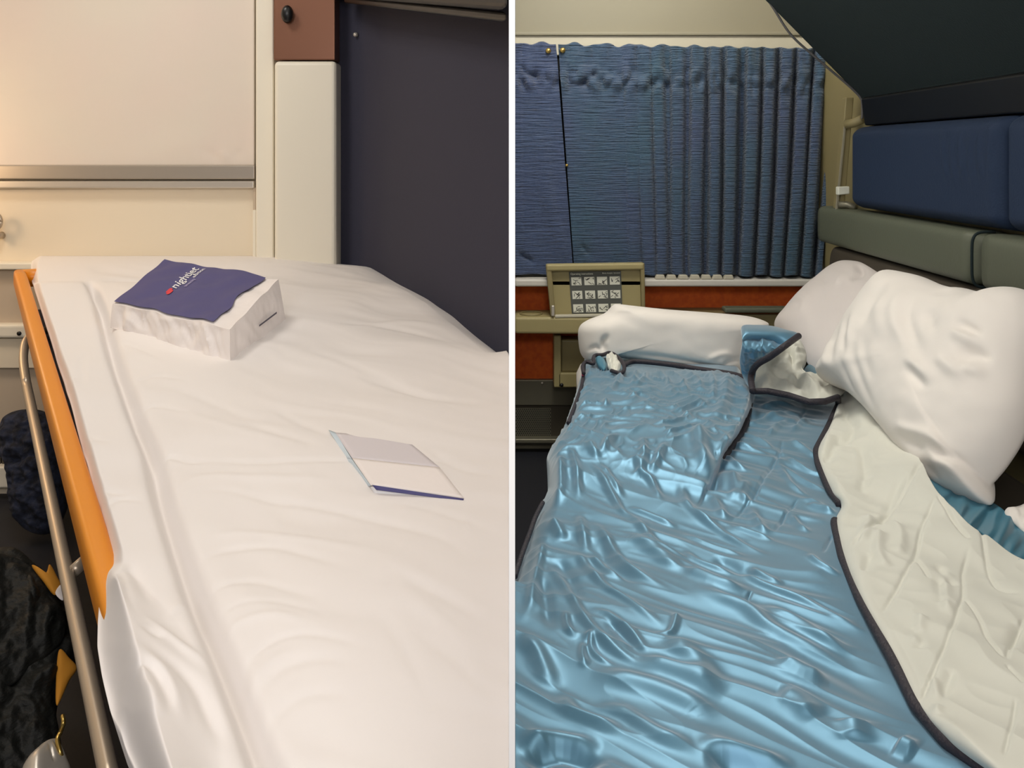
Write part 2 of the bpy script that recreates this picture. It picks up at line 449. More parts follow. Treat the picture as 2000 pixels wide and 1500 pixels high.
hang = sstep(1135, 1175, py)
railpx = 35.5 + 0.283 * (py - 528) + 14
h = -0.030 * (1 - sstep(0, 1, dl / (10 + 30 * (py / 1500) ** 2))) * (1 - hang)
h += -0.085 * hang * (1 - sstep(0, 1, dl / np.maximum(railpx - Lf(py), 20))) ** 0.8
h += -0.05 * (1 - np.sqrt(np.clip(1 - (1 - np.clip(dr / 70, 0, 1)) ** 2, 0, 1))) * (py < 706) * sstep(712, 690, py)
h += -0.02 * (1 - np.sqrt(np.clip(1 - (1 - np.clip((py - 499) / 18, 0, 1)) ** 2, 0, 1)))
Y = YL(py, h)
Y = Y * (1 - .075 * hang * (1 - sstep(.35, 2.4, dl / np.maximum(railpx - Lf(py), 20))))
X = (px - CX) / F * Y
convL = lambda q: PL(q[:, 0], q[:, 1])[:, :2]
dS = (px - Sf(py)) * Y / F                # metres from the fold line
alongm = sstep(548, 572, py)
disp = alongm * (0.018 * sig(-(dS + .008) / .004) - 0.026 * np.exp(-((dS - .010) / .011) ** 2) + 0.012 * (1 - np.exp(-np.clip(dS, 0, None) / .05)))
LW = []
for sgn, w, pts, k in [
    (-1, 12, [(172, 556), (210, 550), (270, 547), (340, 545)], .35),
    (-1, 13, [(670, 727), (760, 760), (870, 790), (995, 808)], .3),
    (-1, 12, [(515, 801), (605, 849), (690, 890)], .22),
    (-1, 12, [(560, 690), (680, 720), (800, 770), (930, 830)], .2),
    (-1, 10, [(620, 640), (760, 650), (900, 690)], .3),
    (1, 14, [(640, 660), (780, 640), (900, 660)], .2),
    (-1, 8, [(290, 913), (330, 895), (370, 905), (420, 912)], .5),
    (-1, 9, [(300, 960), (330, 920), (390, 908), (520, 918), (700, 918), (990, 912)], .32),
    (1, 12, [(310, 985), (380, 940), (520, 945), (700, 960)], .25),
    (-1, 12, [(330, 1010), (400, 965), (541, 985), (680, 1015), (840, 1063), (915, 1110), (930, 1158)], .32),
    (1, 9, [(905, 1030), (925, 1070), (940, 1110)], .35),
    (-1, 8, [(915, 1040), (936, 1100)], .3),
    (1, 13, [(360, 1075), (467, 1050), (627, 1073), (760, 1110)], .25),
    (-1, 12, [(350, 1130), (385, 1110), (440, 1085), (530, 1078), (605, 1100), (700, 1140)], .32),
    (-1, 12, [(375, 1212), (420, 1164), (499, 1150), (573, 1172), (660, 1200)], .22),
    (-1, 10, [(400, 1250), (445, 1205), (520, 1195), (600, 1210), (660, 1240)], .18),
    (1, 12, [(420, 1270), (460, 1235), (540, 1225), (620, 1250)], .25),
    (-1, 11, [(455, 1375), (480, 1316), (520, 1278), (584, 1262), (653, 1270), (740, 1300)], .26),
    (1, 14, [(470, 1390), (500, 1330), (545, 1300), (620, 1285)], .15),
    (-1, 15, [(490, 1410), (520, 1345), (570, 1315), (640, 1308), (720, 1330)], .2),
    (-1, 16, [(500, 1470), (545, 1400), (620, 1370), (720, 1390)], .16),
    (-1, 16, [(740, 1130), (893, 1207), (980, 1260)], .26),
    (-1, 16, [(712, 1196), (787, 1287), (867, 1447)], .24),
    (-1, 16, [(800, 1250), (900, 1330), (985, 1420)], .2),
    (1, 18, [(760, 1160), (860, 1240), (960, 1340)], .2),
    (-1, 12, [(820, 880), (900, 930), (995, 950)], .25),
    (-1, 12, [(700, 1000), (820, 1010), (990, 1070)], .22),
    (-1, 12, [(450, 830), (560, 870), (650, 900)], .2),
    (-1, 12, [(300, 760), (400, 790), (520, 850)], .2),
    (1, 12, [(330, 800), (450, 850), (600, 890)], .16),
    (-1, 7, [(225, 770), (300, 745), (380, 760)], .3),
    (-1, 7, [(240, 830), (300, 800), (380, 820)], .3),
    (-1, 8, [(205, 665), (260, 680), (330, 720)], .3),
    # hanging corner
    (-1, 10, [(222, 1135), (236, 1200), (250, 1262), (265, 1305)], .7),
    (1, 12, [(212, 1160), (222, 1240), (250, 1310)], .4),
    (-1, 12, [(248, 1115), (268, 1170), (290, 1232), (300, 1250)], .35),
    (1, 12, [(270, 1274), (320, 1296), (390, 1330), (420, 1350)], .6),
    (-1, 11, [(275, 1308), (300, 1316), (325, 1306)], .5),
    (-1, 18, [(255, 1348), (330, 1362), (378, 1390), (412, 1450), (450, 1510)], .7),
    (1, 15, [(244, 1345), (243, 1400), (246, 1420)], .6),
    (1, 15, [(255, 1372), (310, 1392), (342, 1438), (356, 1510)], .6),
    (-1, 13, [(256, 1450), (270, 1412), (298, 1408), (324, 1446), (336, 1500)], .8),
    (1, 12, [(284, 1438), (300, 1470), (312, 1520)], .7),
    (-1, 12, [(206, 1285), (228, 1330), (240, 1370)], .45),
    (1, 14, [(355, 1205), (340, 1250), (330, 1270)], .35),
    (-1, 10, [(365, 1215), (348, 1240), (338, 1262)], .4),
    (-1, 9, [(165, 700), (158, 740), (165, 790)], .3), (-1, 9, [(110, 740), (140, 760), (165, 765)], .25),
    (-1, 9, [(150, 850), (185, 880), (230, 890)], .3), (-1, 9, [(180, 960), (215, 985), (270, 990)], .35),
    (-1, 9, [(200, 1030), (230, 1000), (290, 1005)], .35),
]:
    ym = YL(np.mean([p[1] for p in pts]))
    LW.append((pts, w * ym / F, 1.15 * sgn * k * w * ym / F))
disp += ridges(X, Y, LW, convL)
d1 = X * 0.87 - Y * 0.49; d2 = X * 0.49 + Y * 0.87        # along / across the soft wrinkles
wv = 0.03 * pnoise(d1 * 6, d2 * 6, 11)
inner = sstep(0.0, 0.05, dS)
disp += inner * (0.0062 * pnoise(d1 * 3.0, (d2 + wv) * 9, 5) + .0018 * pnoise(d1 * 4 + 7, (d2 + 1.5 * wv) * 19, 15) + 0.0008 * pnoise(d1 * 7, (d2 + wv) * 34, 6)) + 0.005 * pnoise(X * 5, Y * 5, 8)
disp += (1 - inner) * 0.003 * pnoise(d1 * 9, d2 * 14, 9) * sstep(620, 800, py)
disp *= np.clip(dr / 40 + (py > 700), 0, 1) * np.clip((py - 499) / 25, 0, 1)
G = P(px, py, Y); G[..., 2] += disp
# close the sheet with skirts at the sides and the far end
def skirt(E, d, n=5): return [E + np.array(d) * (k + 1) / n for k in range(n)]
side_r = np.stack(skirt(G[:, -1], (0, .0, -.07)), 1); side_l = np.stack(skirt(G[:, 0], (.012, 0.006, -.05))[::-1], 1)
G2 = np.concatenate([side_l, G, side_r], 1)
far = np.stack(skirt(G2[-1], (0, .0, -.07)), 0)
duv = grid('duvet', np.concatenate([G2, far], 0), M['sheetL'], flip=False)
tag(duv, 'rumpled white duvet with a folded left edge lying on the bunk', 'duvet')

# ------------------------------------------------------------------- left: paper bag on the duvet
pk = np.array(PL(390, 650)); pkg = empty('paper_package', tuple(pk)); tag(pkg, 'white paper bag with a violet printed front lying on the duvet', 'paper bag')
bF, bL_, bR = PL(450, 715, .004), PL(213, 640, .004), PL(561, 634, .004)
bB = bL_ + bR - bF
tF, tL, tR = P(447, 641, bF[1] + .010), P(219, 594, bL_[1] + .004), P(545, 545, bR[1] - .004)
tB = P(323, 508, 0.5 * (bB[1] + tL[1] + tR[1] - tF[1]))
def bil(a, b, c, d, n, m_):             # a->b along u, a->c along v, d opposite a
    uu = np.linspace(0, 1, n)[None, :, None]; vv = np.linspace(0, 1, m_)[:, None, None]
    return a * (1 - uu) * (1 - vv) + b * uu * (1 - vv) + c * (1 - uu) * vv + d * uu * vv
def crumple(A, amp, seed, edge=0.4, fr=30):
    d = amp * (pnoise(A[..., 0] * fr + A[..., 2] * fr * .6, A[..., 1] * fr + A[..., 2] * fr, seed) + .6 * ridged(A[..., 0] * fr * 2 + A[..., 2] * fr, A[..., 1] * fr * 2, seed + 1) - .4)
    hh, ww = A.shape[:2]
    wu = np.minimum(np.linspace(0, 1, ww), np.linspace(1, 0, ww))[None, :]; wv_ = np.minimum(np.linspace(0, 1, hh), np.linspace(1, 0, hh))[:, None]
    w = np.clip(np.minimum(wu, wv_) * 8, 0, 1)
    n = np.cross(A[0, -1] - A[0, 0], A[-1, 0] - A[0, 0]); n /= np.linalg.norm(n)
    return A + (d * w)[..., None] * n
top = crumple(bil(tL, tF, tB, tR, 50, 40), .0016, 21)
fr_ = crumple(bil(bL_, bF, tL, tF, 70, 24), .0065, 22, fr=24)
rt_ = crumple(bil(bF, bR, tF, tR, 40, 20), .0022, 23)
lf_ = bil(bB, bL_, tB, tL, 20, 10); bk_ = bil(bR, bB, tR, tB, 20, 10); bt_ = bil(bL_, bF, bB, bR, 10, 10)
V, Fc = [], []
for Aq in (top, fr_, rt_, lf_, bk_, bt_):
    off = sum(len(x) for x in V); V.append(Aq.reshape(-1, 3)); Fc += [[i + off for i in f] for f in quads(*Aq.shape[:2])]
def warp(p):
    p = np.asarray(p, float); x, y, z_ = p[..., 0] * 16, p[..., 1] * 16, p[..., 2] * 16
    hgt = np.clip((p[..., 2] - bF[2]) / .03, 0, 1)
    d = np.stack([pnoise(x + z_, y, 91), pnoise(x, y + z_, 92), 1.4 * pnoise(x * .9 + 3, y * .9, 93)], -1) * .0034
    return p + d * (.35 + .65 * hgt)[..., None]
pb = mesh('bag', warp(np.concatenate(V)), Fc, M['paper'], pkg)
import bmesh
bm = bmesh.new(); bm.from_mesh(pb.data); bmesh.ops.remove_doubles(bm, verts=bm.verts, dist=1e-5); bmesh.ops.recalc_face_normals(bm, faces=bm.faces); bm.to_mesh(pb.data); bm.free()
es = pb.modifiers.new('split', 'EDGE_SPLIT'); es.split_angle = math.radians(50)
def topmap(uv, lift):                   # u along front edge (left->front), v towards the back
    uu, vv = uv[:, 0:1], uv[:, 1:2]
    p = tL * (1 - uu) * (1 - vv) + tF * uu * (1 - vv) + tB * (1 - uu) * vv + tR * uu * vv
    n = np.cross(tF - tL, tB - tL); n /= np.linalg.norm(n)
    if n[2] < 0: n = -n
    return warp(p) + n * lift
def ulabel(vv): return 0.875 + .03 * vv * vv + 0.006 * np.sin(vv * 9) + 0.005 * np.sin(vv * 21 + 1)
n1, n2 = 60, 50
uu, vv = np.meshgrid(np.linspace(0, 1, n1), np.linspace(0, 1, n2))
uvl = np.stack([0.008 + uu * (ulabel(vv) - .008), .018 + vv * (0.985 - .018) * (1 - 0.0 * uu)], -1)
Lg = topmap(uvl.reshape(-1, 2), .0042).reshape(n2, n1, 3)
part_label(grid('printed_front', Lg, M['violet'], pkg), 'violet blue printed front')
def text_mesh(txt, size, shear=0.0):
    cu = bpy.data.curves.new('t', 'FONT'); cu.body = txt; cu.size = size; cu.shear = shear; cu.extrude = 0.0; cu.resolution_u = 3
    cu.offset = 0.012 * size
    o = bpy.data.objects.new('t', cu); COL.objects.link(o)
    dg = bpy.context.evaluated_depsgraph_get(); me = o.evaluated_get(dg).to_mesh()
    Vv = np.array([v.co[:] for v in me.vertices]); Ff = [list(p.vertices) for p in me.polygons]
    o.evaluated_get(dg).to_mesh_clear(); bpy.data.objects.remove(o); bpy.data.curves.remove(cu)
    return Vv, Ff
def top_text(name, txt, ub_, v0, v1, hgt, m, shear=0.0):
    Vv, Ff = text_mesh(txt, 1.0, shear)
    x0, x1 = Vv[:, 0].min(), Vv[:, 0].max()
    uv = np.stack([ub_ - Vv[:, 1] / .7 * hgt, v0 + (Vv[:, 0] - x0) / (x1 - x0) * (v1 - v0)], -1)
    return mesh(name, topmap(uv, .0056), Ff, m, pkg, smooth=False)
part_label(top_text('wordmark', 'nightjet', .365, .455, .93, .075, M['white'], .25), 'white slanted lettering')
part_label(top_text('small_print', 'amenity', .435, .50, .68, .03, M['lilac']), 'lilac small lettering')
part_label(top_text('small_print', 'edition', .415, .70, .92, .035, M['white']), 'white small lettering')
for (u0, v0) in ((.345, .325), (.325, .355)):
    a = np.linspace(0, 2 * math.pi, 24)[:-1]
    x_, y_ = .016 * np.sign(np.cos(a)) * np.abs(np.cos(a)) ** .6, .045 * np.sign(np.sin(a)) * np.abs(np.sin(a)) ** .6
    uv = np.stack([u0 + x_ , v0 + .05 + y_], -1)
    part_label(mesh('emblem', topmap(uv, .0056), [list(range(23))], M['red'], pkg, smooth=False), 'red rounded emblem bar')
def quadstrip(name, p, q, w, m, parent, lift):
    p, q = np.array(p), np.array(q); n = np.array([0.3, -.6, .5]) * lift; up = np.array([0, 0, w])
    return mesh(name, [p + n, q + n, q + n + up, p + n + up], [(0, 1, 2, 3)], m, parent, smooth=False)
def rtmap(u, v): return bF * (1 - u) * (1 - v) + bR * u * (1 - v) + tF * (1 - u) * v + tR * u * v
n_rt = np.cross(bR - bF, tF - bF); n_rt /= np.linalg.norm(n_rt)
if n_rt @ (np.array([0, 0, H]) - bF) < 0: n_rt = -n_rt
pts = [rtmap(.48, .43) + n_rt * .004, rtmap(.82, .40) + n_rt * .004, rtmap(.82, .44) + n_rt * .004, rtmap(.48, .47) + n_rt * .004]
part_label(mesh('printed_line', warp(np.array(pts)), [(0, 1, 2, 3)], M['ink'], pkg, smooth=False), 'grey line printed on the end')

# ------------------------------------------------------------------- left: leaflet
lc = PL(770, 920); lf = empty('leaflet', tuple(lc)); tag(lf, 'folded lilac white leaflet lying open on the duvet beside the navy wall', 'leaflet')
def panel(name, q, m, th=.0012, bow=0.0):
    a, b, d, c = [np.array(x) for x in q]     # tl tr br bl
    A = bil(a, b, c, d, 16, 12)
    A[..., 2] += bow * np.sin(np.linspace(0, math.pi, 16))[None, :]
    o = grid(name, A, m, lf); s_ = o.modifiers.new('thick', 'SOLIDIFY'); s_.thickness = th; return o
def LP(x, y, h): return PL(x, y, h)
panel('page', [LP(655, 846, .014), LP(792, 859, .010), LP(858, 914, .016), LP(688, 896, .020)], M['leaf'])
panel('page', [LP(688, 896, .020), LP(858, 914, .016), LP(906, 974, .014), LP(724, 948, .020)], M['paper'])
part_label(panel('back_page', [LP(724, 950, .019), LP(906, 976, .013), LP(904, 983, .004), LP(738, 978, .004)], M['white']), 'white back page')
part_label(panel('back_page', [LP(642, 841, .016), LP(655, 846, .0135), LP(688, 897, .019), LP(678, 895, .012)], M['leafblue']), 'pale blue back page')
part_label(panel('back_page', [LP(678, 895, .012), LP(688, 897, .019), LP(725, 949, .018), LP(714, 950, .006)], M['leafblue']), 'pale blue back page')
part_label(panel('colour_edge', [LP(727, 948, .0212), LP(906, 974, .0152), LP(905, 979, .012), LP(735, 957, .018)], M['violet']), 'violet printed edge')

# ------------------------------------------------------------------- left: things on the floor of the aisle
kp = plane3((50, 800, 2.36), (80, 1040, 2.24), (120, 900, 2.30))
kn_ = inflate('knitted_bundle', [(5, 850), (12, 815), (45, 800), (90, 806), (120, 850), (125, 930), (122, 1000), (95, 1042), (55, 1035), (32, 1000), (28, 950), (24, 905), (8, 880)], kp, .07, .07, M['knit'], noise=.012, nscale=26, rid=[([(20, 890), (60, 900), (110, 880)], 8, -.02), ([(30, 960), (70, 940), (120, 950)], 8, -.01)])
tag(kn_, 'dark navy knitted bundle beside the steel tube of the bunk', 'knitwear')
bag = empty('leather_bag', tuple(P(60, 1400, 1.35) * np.array([1, 1, 0]))); tag(bag, 'open black leather bag with ochre lining below the bunk tube', 'bag')
bp = plane3((0, 1060, 1.55), (60, 1500, 1.25), (190, 1200, 1.5))
inflate('bag_body', [(-90, 1180), (-40, 1090), (20, 1072), (60, 1098), (95, 1130), (125, 1180), (140, 1215), (150, 1290), (110, 1390), (120, 1480), (135, 1640), (40, 1710), (-90, 1680)], bp, .05, .08, M['leather'], bag, noise=.008, nscale=45,
        rid=[([(30, 1120), (50, 1200), (30, 1290)], 16, .02), ([(90, 1190), (85, 1260), (40, 1320)], 14, .02), ([(10, 1340), (60, 1310), (115, 1260)], 12, -.03), ([(30, 1390), (80, 1360), (110, 1330)], 14, .02), ([(50, 1290), (20, 1340), (0, 1400)], 16, -.02)])
bp2 = lambda x, y: bp(x, y) - .035
part_label(inflate('lining', [(62, 1104), (88, 1120), (97, 1103), (112, 1128), (119, 1145), (107, 1162), (85, 1135)], lambda x, y: bp(x, y) - .055, .006, .006, M['ochre'], bag, n=80, rings=14), 'ochre lining edge at the top')
part_label(inflate('lining', [(115, 1270), (135, 1285), (150, 1305), (135, 1330), (112, 1378), (109, 1340)], lambda x, y: bp(x, y) - .05, .006, .006, M['ochre'], bag, n=80, rings=14), 'ochre lining gusset')
part_label(inflate('flap', [(-60, 1090), (10, 1085), (62, 1110), (110, 1170), (128, 1225), (112, 1265), (60, 1310), (10, 1345), (-60, 1360)], lambda x, y: bp(x, y) - .04, .018, .01, M['leather'], bag, noise=.006, nscale=40, rid=[([(45, 1140), (50, 1220), (30, 1290)], 14, .012), ([(90, 1170), (85, 1240), (70, 1290)], 12, .012)]), 'folded leather flap')
note = inflate('paper_slip', [(108, 1158), (121, 1140), (126, 1160), (122, 1173)], lambda x, y: bp(x, y) - .06, .002, .002, M['paper'], n=60, rings=8)
tag(note, 'scrap of white paper sticking out behind the ochre bag lining', 'paper')
bk = empty('white_adapter', tuple(P(95, 1480, 1.2))); tag(bk, 'grey white plastic adapter lying in the black bag at the bottom corner', 'adapter')
ap = plane3((60, 1450, 1.17), (120, 1500, 1.17), (100, 1440, 1.2))
inflate('case', [(52, 1490), (72, 1462), (92, 1450), (106, 1455), (122, 1490), (128, 1530), (60, 1560)], ap, .016, .02, M['alu_light'], bk, power=6, n=80, rings=20, rid=[([(90, 1455), (108, 1500)], 3, -.004), ([(80, 1462), (92, 1510)], 3, -.003)])
tube('cord', P([122, 124, 118, 112, 118, 124], [1398, 1412, 1430, 1445, 1470, 1490], [1.2, 1.19, 1.19, 1.18, 1.17, 1.17]), .003, M['brass'], bk, 8, res=30)

# =================================================================== RIGHT COMPARTMENT
struct(wbox('wall_back', 0.0115, 1.02, DR, DR + 0.06, 0, 2.15, M['beige']))
struct(pbox('trim_9', 1006, 68, 1640, 108, DR - 0.02, 0.03, M['track'], None, 0.003))
struct(pbox('window_2', 1006, 110, 1640, 536, DR - 0.004, 0.02, M['hole']))
struct(pbox('trim_10', 1006, 62, 1640, 69, DR - 0.03, 0.03, M['beige'], None, 0.003))

# curtains
def curtain(name, pts_top, pts_bot, label, mcol, pleats, seed, amp0, ybias=0.0):
    """pts: px at the top/bottom edge; pleats = px of the pleat fronts at mid height"""
    nu, nv = 420, 150
    uu = np.linspace(0, 1, nu)[None, :]; vv = np.linspace(0, 1, nv)[:, None]
    xt = pts_top[0] + uu * (pts_top[1] - pts_top[0]); xb = pts_bot[0] + uu * (pts_bot[1] - pts_bot[0])
    x = xt + (xb - xt) * vv
    xm = 0.5 * (xt + xb) + 0 * vv
    yt = 84 + (95 - 84) * ((xt - 1006) / 600) + 3.0 * np.sin(xt / 9.5) * np.exp(-((xt - 1180) / 220) ** 2) + 1.5 * np.sin(xt / 5.3)
    yb = 535 + 5 * uu + 2.0 * np.sin(xm / 10.5)
    y = yt + (yb - yt) * vv
    d = np.zeros(x.shape)
    for c0, w, a in pleats:
        d += a * sig((w - np.abs(xm + 1.5 * np.sin(vv * 5 + c0) - c0)) / 1.6)
    dep = .034 * np.clip((xm - 1225) / 220, 0, 1) * (pleats[-1][0] > 1300) * sstep(.02, .22, vv)
    mid = np.ones(x.shape)
    for c0, w, a in pleats: mid = mid * (1 - sig((w + 1 - np.abs(xm + 1.5 * np.sin(vv * 5 + c0) - c0)) / 1.0))
    d -= dep * mid
    # gathers under the heading tape
    hd = np.exp(-((vv - 0.155) / 0.05) ** 2)
    d += hd * 0.026 * pnoise(x / 17, y / 30, seed) + (vv < .15) * .010 * pnoise(x / 14, y / 60, seed + 3) * (1 - vv / .15)
    d += 0.004 * pnoise(x / 45, y / 160, seed + 5) + 0.003 * pnoise(x / 26, y / 40, seed + 6) * np.exp(-vv * 3)
    d += amp0(x, y, vv)
    o = grid(name, P(x, y, DR - 0.075 + ybias - d), mcol)
    s_ = o.modifiers.new('thick', 'SOLIDIFY'); s_.thickness = 0.003
    return tag(o, label, 'curtain')
pl = []
for k, c0 in enumerate([1235, 1262, 1289, 1323, 1361, 1396, 1427, 1466, 1497, 1528, 1560, 1590, 1622]):
    pl.append((c0, 11 + 1.2 * math.sin(k * 2.1), 0.010 + 0.034 * min(1, max(0, (c0 - 1225) / 220))))
c2 = curtain('curtain', (1090, 1642), (1122, 1604), 'wide blue pleated curtain drawn across the window', M['curtain'], pl, 31,
             lambda x, y, v: 0.010 * ridges(x, y, [([(1130, 160), (1150, 140), (1170, 130)], 8, 1), ([(1150, 150), (1172, 140)], 5, -1), ([(1100, 150), (1130, 165), (1160, 150)], 7, -1.2), ([(1175, 175), (1195, 150), (1210, 140)], 6, 1), ([(1215, 165), (1230, 140)], 6, 1), ([(1130, 470), (1145, 490), (1160, 500)], 6, -1)]))
c1 = curtain('curtain', (1004, 1086), (1004, 1120), 'narrow blue curtain panel at the left, fastened with a brass snap', M['curtain2'], [(1010, 10, .004)], 41,
             lambda x, y, v: 0.010 * ridges(x, y, [([(1010, 120), (1030, 145), (1070, 158)], 7, -1.6), ([(1005, 490), (1030, 505), (1050, 515)], 6, -1.5), ([(1060, 330), (1085, 440), (1110, 520)], 12, .8), ([(1040, 200), (1062, 330), (1070, 480)], 14, .9)]) , -0.004)
for (x, y), lab in (((1071, 99), 'brass snap button at the top of the narrow curtain'), ((1099, 98), 'brass snap button at the top of the wide curtain'), ((1107, 323), 'small brass snap half way down the curtain edge')):
    c = P(x, y, DR - 0.088); r = .009 if y < 200 else .005
    sn_ = tube('snap_button', [c + np.array([0, .012, 0]), c, c + np.array([0, -.003, 0]), c + np.array([0, -.0045, 0])], [r, r, r * .75, r * .1], M['brass'], None, 18)
    tag(sn_, lab, 'button', 'brass snaps on the blue curtains')

# sill, rust panel, lower wall
struct(pbox('trim_11', 1006, 546, 1640, 560, DR - 0.13, 0.13, M['sill'], None, 0.006))
struct(pbox('trim_12', 1006, 536, 1640, 546, DR - 0.035, 0.035, M['sill'], None, 0.003))
for k, xc in enumerate((1290, 1312, 1335, 1358, 1380, 1402, 1424)):
    cl = P(xc, 541, DR - 0.128)
    o = hexa('curtain_glider', [cl + np.array([-.012, 0, .006]), cl + np.array([.012, 0, .006]), cl + np.array([.017, 0, -.008]), cl + np.array([-.017, 0, -.008])],
             [cl + np.array([-.012, .02, .006]), cl + np.array([.012, .02, .006]), cl + np.array([.017, .02, -.008]), cl + np.array([-.017, .02, -.008])], M['track'], None, .002)
    tag(o, 'small white glider peeking out under the curtain hem on the sill', 'glider', 'gliders under the curtain hem')
struct(pbox('trim_13', 1006, 560, 1640, 742, DR - 0.012, 0.012, M['rust']))
struct(pbox('trim_14', 1006, 742, 1640, 792, DR - 0.03, 0.03, M['metal'], None, 0.003))
struct(pbox('trim_15', 1006, 792, 1640, 860, DR - 0.015, 0.015, M['grille']))
struct(pbox('baseboard_right', 1006, 858, 1640, 866, DR - 0.05, 0.05, M['metal'], None, 0.003))
hg = empty('perforated_grille', tuple(P(1040, 855, DR - .02))); tag(hg, 'dark perforated metal grille low on the wall left of the bed', 'grille')
pbox('plate', 1006, 797, 1076, 853, DR - 0.024, 0.008, M['metal'], hg)
V, Fc = [], []
for r_ in range(15):
    for c_ in range(17):
        cc = P(1008.5 + c_ * 4.0 + (r_ % 2) * 2.0, 799.5 + r_ * 3.6, DR - 0.0245); off = len(V)
        for k in range(6): V.append(cc + .0022 * np.array([math.cos(k * math.pi / 3), 0, math.sin(k * math.pi / 3)]))
        Fc.append([off + k for k in range(6)])
ho = mesh('perforation', V, Fc, M['hole'], hg, smooth=False); ho['kind'] = 'stuff'
for x, y in ((1059, 745), (1075, 745)):
    pass
screw = tube('screw', [P(1059, 748, DR - .028), P(1059, 748, DR - .036)], .004, M['alu_light'], None, 12)
tag(screw, 'tiny bright screw head in the grey metal strip below the rust panel', 'screw')

# fold-down table with instruction plate
tb = empty('folding_table', tuple(P(1150, 757, DR - .1))); tag(tb, 'olive folding wall table with an instruction plate, left of the pillows', 'table')
Yt = DR - 0.130
def ph(name, q, Y0, Y1, th, m, parent, bw=.002):   # quad of pixels tl tr br bl with top/bottom depth
    f = [P(q[0][0], q[0][1], Y0), P(q[1][0], q[1][1], Y0), P(q[2][0], q[2][1], Y1), P(q[3][0], q[3][1], Y1)]
    return hexa(name, f, [p + np.array([0, th, 0]) for p in f], m, parent, bw)
ph('lid', [(1070, 522), (1254, 520), (1258, 622), (1079, 624)], Yt, Yt, .02, M['olive'], tb)
ph('lid_rim', [(1066, 517), (1258, 514), (1258, 527), (1068, 530)], Yt - .025, Yt - .025, .035, M['olive'], tb, .006)
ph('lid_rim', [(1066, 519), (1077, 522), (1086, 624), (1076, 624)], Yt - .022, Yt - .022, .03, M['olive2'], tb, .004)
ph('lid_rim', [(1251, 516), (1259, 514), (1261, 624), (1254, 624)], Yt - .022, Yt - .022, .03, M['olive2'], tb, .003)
part_label(ph('hinge_pin', [(1077, 597), (1083, 597), (1083, 618), (1077, 618)], Yt - .035, Yt - .035, .012, M['alu_light'], tb, .003), 'pale pin at the lower left of the lid')
part_label(ph('hinge_strip', [(1084, 616), (1250, 613), (1250, 618), (1084, 621)], Yt - .03, Yt - .03, .02, M['track'], tb, .002), 'pale strip along the hinge')
sg = ph('instruction_plate', [(1111, 531), (1213, 529), (1216, 611), (1117, 613)], Yt - .003, Yt - .003, .003, M['sign'], tb, .0005); part_label(sg, 'dark grey plate with twelve small drawings')
def sgmap(u, v, lift=.0045):
    u = np.asarray(u, float)[..., None]; v = np.asarray(v, float)[..., None]
    q = [P(x, y, Yt - .003 - lift) for x, y in ((1111, 531), (1213, 529), (1216, 611), (1117, 613))]
    return q[0] * (1 - u) * (1 - v) + q[1] * u * (1 - v) + q[3] * (1 - u) * v + q[2] * u * v
R2 = np.random.RandomState(5)
for r_, v0 in enumerate((.13, .455, .775)):
    for c_, u0 in enumerate((.035, .285, .53, .775)):
        w, hh = .195, .195
        pc = mesh('pictogram', sgmap(np.array([u0, u0 + w, u0 + w, u0]), np.array([v0, v0, v0 + hh, v0 + hh]), .001), [(3, 2, 1, 0)], M['signwhite'], sg, smooth=False)
        V, Fc = [], []
        for k in range(9):
            a = np.array([u0 + w * R2.uniform(.1, .9), v0 + hh * R2.uniform(.15, .85)]); an = R2.choice([0, 1.57, .7, -.7, 1.1, 2.4]) + R2.uniform(-.15, .15); l = R2.uniform(.04, .09)
            d_ = np.array([math.cos(an), math.sin(an)]) * l; b_ = a + d_
            a = np.clip(a, [u0 + .01, v0 + .012], [u0 + w - .01, v0 + hh - .012]); b_ = np.clip(b_, [u0 + .01, v0 + .012], [u0 + w - .01, v0 + hh - .012])
            n_ = np.array([-d_[1], d_[0]]) / l * .006; off = len(V)
            for q_ in (a - n_, b_ - n_, b_ + n_, a + n_): V.append(sgmap(q_[0], q_[1], .0016))
            Fc.append((off + 3, off + 2, off + 1, off))
        mesh('drawing', V, Fc, M['signline'], sg, smooth=False)
def sign_text(txt, u0, u1, vb, hgt, m):
    Vv, Ff = text_mesh(txt, 1.0); x0, x1 = Vv[:, 0].min(), Vv[:, 0].max()
    return mesh('lettering', sgmap(u0 + (Vv[:, 0] - x0) / (x1 - x0) * (u1 - u0), vb - Vv[:, 1] / .7 * hgt, .0016), Ff, m, sg, smooth=False)
sign_text('Operating instructions', .03, .46, .075, .05, M['signwhite'])
sign_text('Mode d\u2019emploi  Istruzioni', .64, .98, .06, .03, M['signwhite'])
# shelf ledge and bin below
Ys = DR - 0.16
f = [P(1004, 607, DR - .12), P(1270, 607, DR - .12)]
fr2 = [P(1006, 620, Ys), P(1262, 620, Ys), P(1262, 654, Ys), P(1006, 652, Ys)]
bk2 = [np.array([fr2[0][0], DR - .02, fr2[0][2]]), np.array([fr2[1][0], DR - .02, fr2[1][2]]), np.array([fr2[2][0], DR - .02, fr2[2][2]]), np.array([fr2[3][0], DR - .02, fr2[3][2]])]
hexa('shelf', fr2, bk2, M['olive'], tb, .008)
a = np.linspace(0, 2 * math.pi, 40); ctr = (P(1038, 620, Ys) + np.array([0, .06, .002]))
tube('cup_ring', np.stack([ctr[0] + .035 * np.cos(a), ctr[1] + .035 * np.sin(a), ctr[2] + 0 * a], -1), .0025, M['olive2'], tb, 8)
pbox('bracket', 1082, 655, 1096, 757, DR - .10, .09, M['olive'], tb, .004)
pbox('bracket', 1090, 729, 1260, 757, DR - .10, .09, M['olive'], tb, .004)
